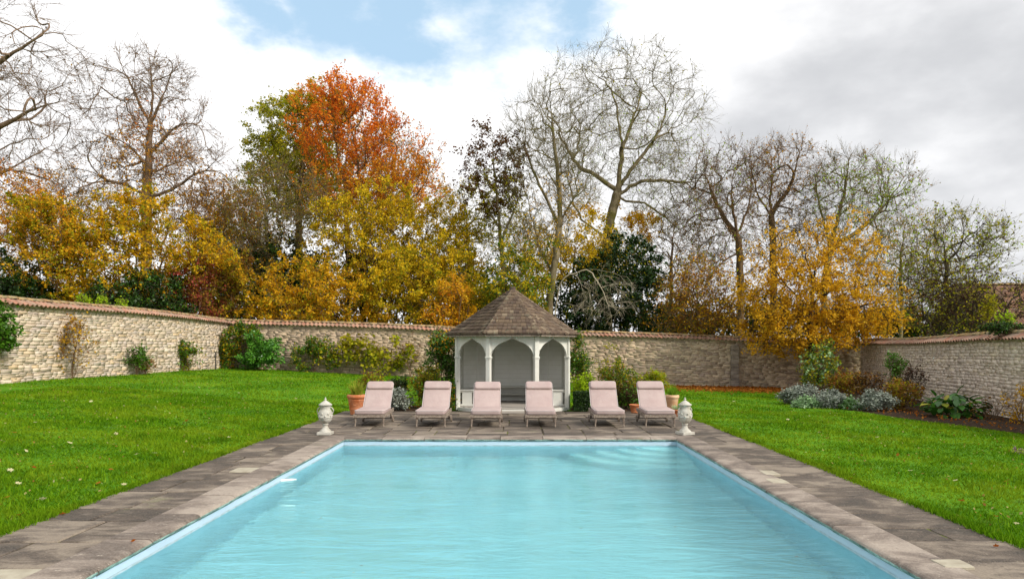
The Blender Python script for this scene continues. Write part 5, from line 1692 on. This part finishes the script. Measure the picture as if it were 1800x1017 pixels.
bush('dried_flower_clump', 'pale dried flower stems behind the large terracotta pot', 'shrub', 655, 654, 700, 56, 19.6, 324, M['l_rust'], 500, 0.05, k=60, group=G_B, twigs=2.0, tlen=(0.12, 0.35), tdir=(0.7, 0.4, 0.9), leaves2=[(600, 0.06, M['l_olive'], None, None), (260, 0.06, M['l_lime'], None, None)])
bush('lime_shrub', 'bright lime green shrub beside the summerhouse, above the box cube', 'shrub', 1026, 664, 694, 34, 19.4, 325, M['l_lime'], 1600, 0.06, k=60, group=G_B, tlen=(0.1, 0.25))
bush('rose_bush', 'tall rose bush with a few pink blooms behind the fifth lounger', 'rose', 1088, 652, 720, 86, 19.3, 326, M['l_olive'], 2600, 0.055, k=150, group=G_B, twigs=2.4, tlen=(0.12, 0.32), tdir=(0.7, 0.5, 0.6), leaves2=[(1900, 0.055, M['l_mid'], None, None), (700, 0.05, M['l_rust'], None, None), (26, 0.075, M['l_pink'], None, None)])
bush('dark_sedum', 'dark brown-green clump between the fifth and last loungers', 'shrub', 1104, 682, 722, 42, 18.95, 327, M['l_dead'], 1300, 0.05, k=80, group=G_B, leaves2=[(1200, 0.05, M['l_mid'], None, None)], tlen=(0.1, 0.25), zb=0.0)
bush('marjoram_bush', 'loose green shrub behind the last lounger', 'shrub', 1152, 655, 700, 50, 19.7, 328, M['l_olive'], 1500, 0.055, k=80, group=G_B, twigs=2.4, tlen=(0.12, 0.3), tdir=(0.7, 0.5, 0.7), leaves2=[(900, 0.05, M['l_lime'], None, None)])
# clipped box cube
def leaf_quads(pos, nrm, size, rr, flat=0.5):
    n = len(pos)
    a = nrmz(rr.normal(size=(n, 3)) + nrm * flat)
    b = nrmz(np.cross(a, nrm + rr.normal(size=(n, 3)) * 0.5))
    L = size * rr.uniform(0.7, 1.3, n)[:, None]
    V = np.stack([pos, pos + a * L * 0.5 + b * L * 0.35, pos + a * L, pos + a * L * 0.5 - b * L * 0.35], 1).reshape(-1, 3)
    return V, np.arange(4 * n).reshape(-1, 4)
rr = np.random.default_rng(33)
bc = empty('box_cube', 'dark clipped box cube beside the summerhouse', 'shrub', (P(1022, 720, 18.75).x, 18.75, 0), 0, G_B)
n = 6500
pos = rr.uniform(-1, 1, (n, 3)) * np.array([0.19, 0.19, 0.23])
ax = rr.integers(0, 3, n); sg = rr.choice([-1, 1], n)
hl = np.array([0.19, 0.19, 0.23])
sel = rr.random(n) < 0.8
pos[np.arange(n)[sel], ax[sel]] = (sg * hl[ax] * rr.uniform(0.88, 1.04, n))[sel]
nv = np.zeros((n, 3)); nv[np.arange(n), ax] = sg
V, Fq = leaf_quads(pos + np.array([0, 0, 0.27]), nv, 0.035, rr)
link('foliage', mesh_np('foliage', V, Fq, M['l_dark'], np.repeat(rr.random(n), 4)), bc)
MB().tube([(0, 0, -0.02), (0.01, 0, 0.2), (0.0, 0.01, 0.4)], [0.02, 0.016, 0.008], 6).obj('stem', M['b_brown'], bc)

# --- terracotta pots and their plants
def blades(name, label, cat, loc, n, length, width, lm, seed, spread=1.0, group=None, base_r=0.08):
    rr = np.random.default_rng(seed)
    t = empty(name, label, cat, loc, 0, group)
    V, Fq, T = [], [], []
    for i in range(n):
        az, ln = rr.uniform(0, 2 * np.pi), length * rr.uniform(0.6, 1.15)
        o = np.array([math.cos(az + 1), math.sin(az + 1), 0]) * base_r * rr.random()
        d = np.array([math.cos(az), math.sin(az), 0])
        sd_ = np.array([-d[1], d[0], 0])
        lean = rr.uniform(0.15, 0.9) * spread
        b_ = len(V)
        for k in range(6):
            u = k / 5
            p_ = o + d * ln * lean * (u ** 1.6) * 0.8 + np.array([0, 0, ln * (u - 0.42 * lean * u ** 2.6)])
            w_ = width * (1 - u ** 2) * 0.5 + 0.0006
            V += [p_ - sd_ * w_, p_ + sd_ * w_]
            T += [min(1, max(0, rr.normal(0.5, 0.2)))] * 2
        Fq += [(b_ + 2 * k, b_ + 2 * k + 1, b_ + 2 * k + 3, b_ + 2 * k + 2) for k in range(5)]
    link('leaf_tuft', mesh_np('leaf_tuft', np.array(V), np.array(Fq), lm, T), t)
    return t
def make_pot(label, loc, r, h, mat, decor=True):
    t = empty('terracotta_pot', label, 'pot', loc, 0, 'clay pots beside the loungers')
    MB().lathe([(0.0, 0.004), (r * 0.66, 0.004), (r * 0.68, 0.02), (r * 0.93, h * 0.80), (r * 0.96, h * 0.82)], 28).obj('body', mat, t, smooth=True)
    MB().lathe([(r * 0.95, h * 0.815), (r * 1.03, h * 0.83), (r * 1.05, h * 0.9), (r * 1.03, h * 0.985), (r * 0.98, h), (r * 0.88, h), (r * 0.86, h * 0.9)], 28).obj('rim', mat, t, smooth=True)
    if decor:
        for zf in (0.3, 0.72):
            rb = r * (0.68 + 0.27 * zf) + 0.004
            MB().tube([(rb * math.cos(q), rb * math.sin(q), h * zf) for q in np.linspace(0, 2 * np.pi, 28, endpoint=False)], 0.010, 6, closed=True).obj('band', mat, t, smooth=True)
        for i in range(8):
            q = 2 * math.pi * i / 8
            pts = [(r * (0.68 + 0.27 * z) * math.cos(q + dq), r * (0.68 + 0.27 * z) * math.sin(q + dq), h * z) for (z, dq) in ((0.66, -0.36), (0.5, -0.2), (0.46, 0), (0.5, 0.2), (0.66, 0.36))]
            MB().tube(pts, 0.011, 6).obj('swag', mat, t, smooth=True)
    MB().lathe([(r * 0.9, h * 0.92), (r * 0.5, h * 0.94), (0.0, h * 0.95)], 20).obj('potting_soil', M['soil'], t)
    return t
q = P(625, 720, 17.6)
make_pot('large terracotta pot with swags behind the first lounger', (q.x, 17.75, 0.003), 0.235, 0.50, M['terra'])
blades('agapanthus', 'strappy green plant growing in the large terracotta pot', 'plant', (q.x, 17.75, 0.46), 120, 0.46, 0.022, leafmat('strap_leaf', ['#5a7a18', '#7d9a26', '#a3b040', '#c0b050', '#6f7a20']), 41, 1.0, None, 0.14)
q = P(1180, 716, 18.3)
make_pot('pale clay pot behind the last lounger', (q.x, 18.2, 0.003), 0.17, 0.46, M['terra_pale'], False)
blades('iris_plant', 'green bladed plant growing in the pale clay pot', 'plant', (q.x, 18.2, 0.42), 70, 0.34, 0.022, leafmat('iris_leaf', ['#4f7a1a', '#6f9a28', '#8fae38', '#5f8a20']), 42, 0.8, None, 0.1)
q = P(1188, 722, 17.4)
make_pot('low terracotta bowl beside the last lounger', (q.x, 17.3, 0.003), 0.15, 0.17, M['terra'], False)
blades('thrift_plant', 'small pale green tuft in the low terracotta bowl', 'plant', (q.x, 17.3, 0.15), 80, 0.16, 0.008, M['l_sage'], 43, 1.0, None, 0.1)
q = P(1117, 722, 18.1)
make_pot('small terracotta pot between the fifth and last loungers', (q.x, 18.2, 0.003), 0.14, 0.22, M['terra'], False)

# --- the border along the right-hand wall
yy = np.array([13.6, 15.5, 17.5, 19.5, 21, 22.5, 23.6, 25, 27, 30, 34.6])
ed = np.array([11.35, 11.2, 10.9, 10.5, 10.2, 9.6, 9.0, 9.3, 10.5, 11.5, 12.6])
wl_ = 16.9 - 0.2126 * (34.8 - yy)
v, f = [], []
for i in range(len(yy)):
    for (u, dz) in ((0, -0.03), (0.06, 0.035), (0.5, 0.09), (1.0, 0.07)):
        x_ = ed[i] + (wl_[i] - ed[i]) * u
        v.append((x_, yy[i] + 0.12 * math.sin(i * 2.1), hz(x_, yy[i]) + dz))
for i in range(len(yy) - 1):
    for a in range(3):
        f.append((i * 4 + a, i * 4 + a + 1, i * 4 + 5 + a, i * 4 + 4 + a))
link('flower_border', mesh_py('flower_border', v, f, M['soil'], True), kind='structure')
G_R = 'plants in the border along the grey wall'
def YB(py, off=0.25):
    return F * (CH + off) / (py - HY)
bush('lavender_mound', 'grey lavender mound at the tip of the border', 'lavender', 1398, 685, 713, 60, 23.6, 330, M['l_grey'], 5200, 0.07, k=120, group=G_R, twigs=4, tlen=(0.1, 0.26), tdir=(0.7, 0.5, 0.6))
bush('catmint_clump', 'pale sage-green leafy groundcover at the lawn edge of border', 'groundcover', 1417, 702, 721, 58, 22.3, 331, M['l_sage'], 2600, 0.075, k=80, group=G_R, tlen=(0.1, 0.2))
bush('lavender_mound', 'twin grey lavender hummock next to the pale groundcover', 'lavender', 1462, 694, 722, 48, 22.2, 332, M['l_grey'], 4600, 0.07, k=110, group=G_R, twigs=4, tlen=(0.1, 0.24), tdir=(0.7, 0.5, 0.6))
bush('geranium_clump', 'low bright green clump between the grey lavender hummocks', 'groundcover', 1497, 704, 724, 40, 21.8, 333, M['l_sage'], 1500, 0.08, k=60, group=G_R, leaves2=[(900, 0.07, M['l_mid'], None, None)], tlen=(0.1, 0.2))
bush('lavender_mound', 'larger grey lavender mound nearest the rusty shrub', 'lavender', 1543, 692, 726, 46, 21.2, 334, M['l_grey'], 4600, 0.065, k=110, group=G_R, twigs=4, tlen=(0.1, 0.24), tdir=(0.7, 0.5, 0.6))
bush('rusty_shrub', 'rust and olive coloured shrub behind the grey mounds', 'shrub', 1590, 668, 724, 66, 21.6, 335, M['l_rust'], 1200, 0.08, k=120, group=G_R, leaves2=[(700, 0.07, M['l_olive'], None, None)], tlen=(0.12, 0.3))
bush('seedhead_clump', 'dark brown seedhead stems standing before the grey wall', 'shrub', 1600, 645, 715, 62, 23.0, 336, M['l_dead'], 700, 0.065, k=110, bark=M['b_dark'], twigs=2.2, tlen=(0.15, 0.45), tdir=(0.6, 0.35, 1.0), group=G_R, stems=8)
bush('seedhead_clump', 'shorter dark dried stems nearer the shaded wall corner', 'shrub', 1535, 655, 706, 64, 24.5, 337, M['l_dead'], 600, 0.065, k=110, bark=M['b_dark'], twigs=2.0, tlen=(0.15, 0.4), tdir=(0.6, 0.35, 1.0), group=G_R, stems=8, leaves2=[(600, 0.07, M['l_rust'], None, None)])
bush('wall_rose', 'green climbing rose clump high on the grey wall', 'rose', 1574, 622, 660, 36, 23.9, 338, M['l_mid'], 1200, 0.075, k=50, group=G_R, depth=0.3, tlen=(0.12, 0.3))
bush('tall_hollyhock', 'tall pale green and yellow leafy plant under the amber beech', 'shrub', 1442, 596, 700, 68, 26.5, 339, M['l_mid'], 900, 0.10, k=170, group=G_R, leaves2=[(900, 0.10, M['l_vine'], None, None), (450, 0.11, M['l_sage'], P(1430, 640, 26.5), (0.7, 1.0, 0.7))], tlen=(0.15, 0.4), tdir=(0.6, 0.5, 0.5))
bush('bergamot_shrub', 'brown and yellow twiggy shrub between tall leafy plant and wall', 'shrub', 1490, 650, 706, 56, 25.6, 340, M['l_rust'], 1100, 0.08, k=80, group=G_R, twigs=2.4, tlen=(0.15, 0.4), tdir=(0.6, 0.4, 0.8), leaves2=[(600, 0.08, M['l_olive'], None, None)])
bush('dry_twigs', 'bare dry twiggy shrub in bare soil near the right edge', 'shrub', 1745, 690, 750, 62, 18.9, 341, M['l_rust'], 160, 0.05, k=60, twigs=2.2, tlen=(0.12, 0.35), tip=0.0035, tdir=(0.7, 0.4, 0.7), group=G_R, stems=6)
bush('yellow_twigs', 'thin yellowing plant against the grey wall at right edge', 'shrub', 1797, 680, 752, 50, 17.9, 342, M['l_gold'], 420, 0.06, k=60, twigs=2.0, tlen=(0.12, 0.35), tip=0.0035, tdir=(0.7, 0.4, 0.7), group=G_R, stems=5)
bush('aster_tuft', 'small yellow and purple flowering tuft cut by the right edge', 'flower', 1795, 792, 812, 24, 12.2, 343, M['l_lime'], 420, 0.035, k=30, group=G_R, tlen=(0.04, 0.1), leaves2=[(260, 0.03, leafmat('purple_petal', ['#8a5a8c', '#a070a0', '#b48ab0']), None, None)])
# broad leaved clump: each big leaf built as a blade with a midrib fold
rr = np.random.default_rng(77)
q = P(1668, 740, 19.6)
hy = empty('bergenia_clump', 'clump of large dark green leaves at the foot of the grey wall', 'plant', (q.x, 19.4, hz(q.x, 19.4) + 0.05), 0, G_R)
lmats = [leafmat('broad_leaf', ['#24480f', '#356416', '#477d1e', '#2c5512', '#5c8f2c'], 0.2, 0.06), leafmat('broad_leaf_yellowing', ['#7d8a24', '#9a9a34', '#b0a448'], 0.25, 0.03)]
for i in range(150):
    az = rr.uniform(0, 2 * np.pi); rad_ = rr.random() ** 0.6
    bx = np.array([rad_ * 0.80 * math.cos(az), rad_ * 0.5 * math.sin(az), rr.uniform(0.1, 0.72) * (1.1 - 0.5 * rad_)])
    el_ = rr.uniform(-0.5, 0.9)
    d = np.array([math.cos(az) * math.cos(el_), math.sin(az) * math.cos(el_), math.sin(el_)])
    d = nrmz(d + rr.normal(0, 0.35, 3))
    sd_ = nrmz(np.cross(d, [0, 0, 1.0])); up_ = np.cross(sd_, d)
    L = rr.uniform(0.2, 0.32)
    V = []
    for (u, w_) in ((0, 0.05), (0.2, 0.3), (0.5, 0.4), (0.8, 0.24), (1.0, 0.02)):
        c_ = bx + d * L * u - up_ * L * 0.35 * u * u
        V += [c_ - sd_ * L * w_ * 0.85 + up_ * 0.02, c_, c_ + sd_ * L * w_ * 0.85 + up_ * 0.02]
    Fq = [(3 * k + a, 3 * k + a + 1, 3 * k + a + 4, 3 * k + a + 3) for k in range(4) for a in range(2)]
    link('leaf', mesh_np('leaf', np.array(V), np.array(Fq), lmats[1 if rr.random() < 0.1 else 0], np.full(15, rr.random()), True), hy)
st = MB()
for i in range(14):
    a_ = rr.uniform(0, 6.28)
    st.tube([(0.2 * math.cos(a_), 0.15 * math.sin(a_), -0.08), (0.45 * math.cos(a_), 0.3 * math.sin(a_), 0.2), (0.6 * math.cos(a_), 0.4 * math.sin(a_), 0.4)], 0.012, 5)
st.obj('stem', M['b_brown'], hy)
# lime ivy spikes and dark ivy lying over the right-hand wall top
bush('ivy_spike', 'upright yellow-green ivy spike above the tiled wall', 'ivy', 1738, 508, 572, 22, 22.4, 350, M['l_olive'], 520, 0.08, k=50, group=None, zb=1.9, depth=0.18, tlen=(0.1, 0.22))
bush('ivy_tuft', 'small lime-green ivy tuft above the tiled wall, nearer the edge', 'ivy', 1768, 552, 576, 26, 20.8, 351, M['l_lime'], 330, 0.075, k=40, group=None, zb=1.9, depth=0.2, tlen=(0.1, 0.22))
bush('ivy_mat', 'dark ivy spreading over the red clay tiles at right', 'ivy', 1772, 571, 585, 90, 19.9, 352, M['l_dark'], 1500, 0.065, k=90, group=None, zb=1.9, depth=0.3, tlen=(0.1, 0.22), leaves2=[(500, 0.06, M['l_mid'], None, None)])
for (px, py0, Y, sd_, lab) in ((145, 520, 25.6, 353, 'small lime-green shoots poking above the pale wall tiles, first tuft'), (180, 518, 27.4, 354, 'taller lime-green shoots above the pale wall tiles, second tuft'), (215, 524, 28.5, 355, 'lime-green shoots above the pale wall tiles, third tuft')):
    bush('wall_top_shoot', lab, 'shrub', px, py0, py0 + 24, 26, Y, sd_, M['l_lime'], 420, 0.08, k=30, group='lime shoots along the wall top', zb=2.6, depth=0.2, tlen=(0.1, 0.25), tdir=(0.5, 0.4, 0.9))

# ------------------------------------------------------------------ fallen leaves
rr = np.random.default_rng(99)
# litter under the amber beech: nobody could count it
n = 9000
lx = rr.normal(10.6, 2.6, n); ly = 34.9 - np.abs(rr.normal(0, 1.7, n))
ok = (lx > 4.5) & (lx < 16.3) & (ly > 26)
lx, ly = lx[ok], ly[ok]
pos = np.stack([lx, ly, hgt(lx, ly) + 0.03 + 0.03 * rr.random(len(lx))], 1)
V, Fq = leaf_quads(pos, np.tile([0, 0, 1.0], (len(lx), 1)), 0.10, rr, -0.3)
V[:, 2] = np.maximum(V[:, 2], hgt(V[:, 0], V[:, 1]) + 0.02)
link('leaf_litter', mesh_np('leaf_litter', V, Fq, M['l_fall'], np.repeat(rr.random(len(lx)), 4)), kind='stuff', label='carpet of russet fallen leaves at the foot of the back wall', cat='leaves')
n = 700
ly = rr.uniform(15, 27, n); lx = np.interp(ly, yy, ed) + rr.random(n) * 2.6
pos = np.stack([lx, ly, hgt(lx, ly) + 0.10 + 0.02 * rr.random(n)], 1)
V, Fq = leaf_quads(pos, np.tile([0, 0, 1.0], (n, 1)), 0.07, rr, -0.3)
link('border_litter', mesh_np('border_litter', V, Fq, M['l_fall'], np.repeat(rr.random(n), 4)), kind='stuff', label='scattered dead leaves on the border soil', cat='leaves')
n = 1500
lx = np.concatenate([rr.uniform(-13, TX0 - 0.1, n), rr.uniform(TX1 + 0.1, 11, n // 2)]); ly = np.concatenate([5.5 + 24 * rr.random(n) ** 1.5, 5.5 + 22 * rr.random(n // 2) ** 1.5])
ok = lx < bed_edge(ly) - 0.1
lx, ly = lx[ok], ly[ok]
n = len(lx)
pos = np.stack([lx, ly, hgt(lx, ly) + 0.045 + 0.015 * rr.random(n)], 1)
V, Fq = leaf_quads(pos, np.tile([0, 0, 1.0], (n, 1)), 0.036, rr, -0.2)
link('leaf_flecks', mesh_np('leaf_flecks', V, Fq, leafmat('fleck', ['#8a5a2c', '#a07a44', '#b8a870', '#88924c', '#94602c', '#c8c090']), np.repeat(rr.random(n), 4)), kind='stuff', label='tiny leaf fragments and daisies strewn over the grass', cat='leaves')
# single leaves lying on the grass, the paving and the water
def leaf_mesh(mat, seed):
    r_ = np.random.default_rng(seed)
    pts = []
    for i in range(14):
        q_ = 2 * math.pi * i / 14
        rad_ = 0.5 * (1.0 if i % 2 == 0 else 0.62) * (0.8 + 0.4 * r_.random())
        pts.append((rad_ * math.cos(q_), rad_ * 0.8 * math.sin(q_), 0.22 * rad_ * rad_ * (1 + r_.normal(0, 0.5))))
    V = np.array([(0, 0, 0.02)] + pts)
    Fq = np.array([(0, 1 + i, 1 + (i + 1) % 14) for i in range(14)])
    return mesh_np('fallen_leaf', V, Fq, mat, np.full(15, r_.random()))
kinds = [(leaf_mesh(M['l_pale'], 1), 'pale yellow fallen leaf lying on the lawn', 'pale leaves on the lawn'), (leaf_mesh(M['l_pale'], 2), 'pale yellow fallen leaf lying on the lawn', 'pale leaves on the lawn'),
         (leaf_mesh(M['l_fall'], 3), 'russet brown fallen leaf lying on the lawn', 'russet leaves on the lawn'), (leaf_mesh(M['l_fall'], 4), 'russet brown fallen leaf lying on the lawn', 'russet leaves on the lawn')]
def drop(x, y, k, size, z=None):
    me, lab, grp = kinds[k]
    side_ = ', on the side of the tall pale wall' if x < 0 else ', on the side of the flower border'
    lab, grp = lab + side_, grp + side_
    o = link('fallen_leaf', me, None, lab, 'leaf', grp)
    o.location = (x, y, (hz(x, y) + 0.035) if z is None else z)
    o.scale = (size, size, size)
    o.rotation_euler = (rr.normal(0, 0.3), rr.normal(0, 0.3), rr.uniform(0, 6.28))
    return o
spots = [(62, 742, 0), (204, 762, 0), (123, 778, 0), (18, 826, 0), (32, 849, 0), (218, 851, 0), (74, 877, 0), (272, 796, 0), (46, 792, 0), (323, 816, 0), (250, 738, 3), (328, 739, 2), (393, 753, 2), (402, 768, 0), (275, 800, 2), (60, 821, 2), (92, 818, 2), (195, 825, 2),
         (110, 903, 2), (36, 904, 2), (12, 874, 2), (173, 849, 2), (25, 760, 2), (240, 798, 0), (1679, 844, 0), (1600, 827, 0), (1525, 789, 2), (1578, 799, 2), (1750, 907, 2), (1787, 920, 0), (1503, 767, 0), (1542, 768, 0), (1490, 753, 2), (1385, 737, 0), (1768, 846, 2), (1597, 799, 2), (1495, 841, 2),
         (1690, 880, 2), (160, 705, 0), (420, 690, 0), (300, 710, 2), (520, 700, 0), (350, 680, 0), (1320, 720, 2), (1440, 760, 0), (1290, 705, 0)]
for (px, py, k) in spots:
    Yp = 8.0
    for _ in range(12):
        x_ = (px - VX) / F * Yp
        Yp = F * (CH - hz(x_, Yp) - 0.03) / (py - HY)
    drop((px - VX) / F * Yp, Yp, k + int(rr.integers(0, 2)) if k in (0, 2) else k, (0.075 if k == 0 else 0.065) * (0.8 + 0.4 * rr.random()) * (1 + 0.02 * Yp))
for (px, py, zz, lab) in ((234, 951, 0.034, 'brown curled leaf on the pool coping'), (270, 917, 0.012, 'pale leaf scrap on the paving by the coping'), (1751, 960, 0.012, 'dark red leaf on the paving near the lawn')):
    Yp = F * (CH - zz) / (py - HY)
    o = drop((px - VX) / F * Yp, Yp, 2 if 'pale' not in lab else 0, 0.055, zz + 0.008)
    o['label'] = lab
    del o['group']
for i in range(16):
    x_, y_ = rr.uniform(PX0 + 0.3, PX1 - 0.3), rr.uniform(5.5, 12.4)
    o = link('floating_leaf', kinds[2 + i % 2][0] if i % 3 else kinds[0][0], None, 'tiny dark leaf floating on the pool water', 'leaf', 'leaf specks on the pool water')
    o.location = (x_, y_, -0.118)
    o.scale = (0.035, 0.02, 0.01)
    o.rotation_euler = (0, 0, rr.uniform(0, 6.28))
print('plant triangles', NT[0])
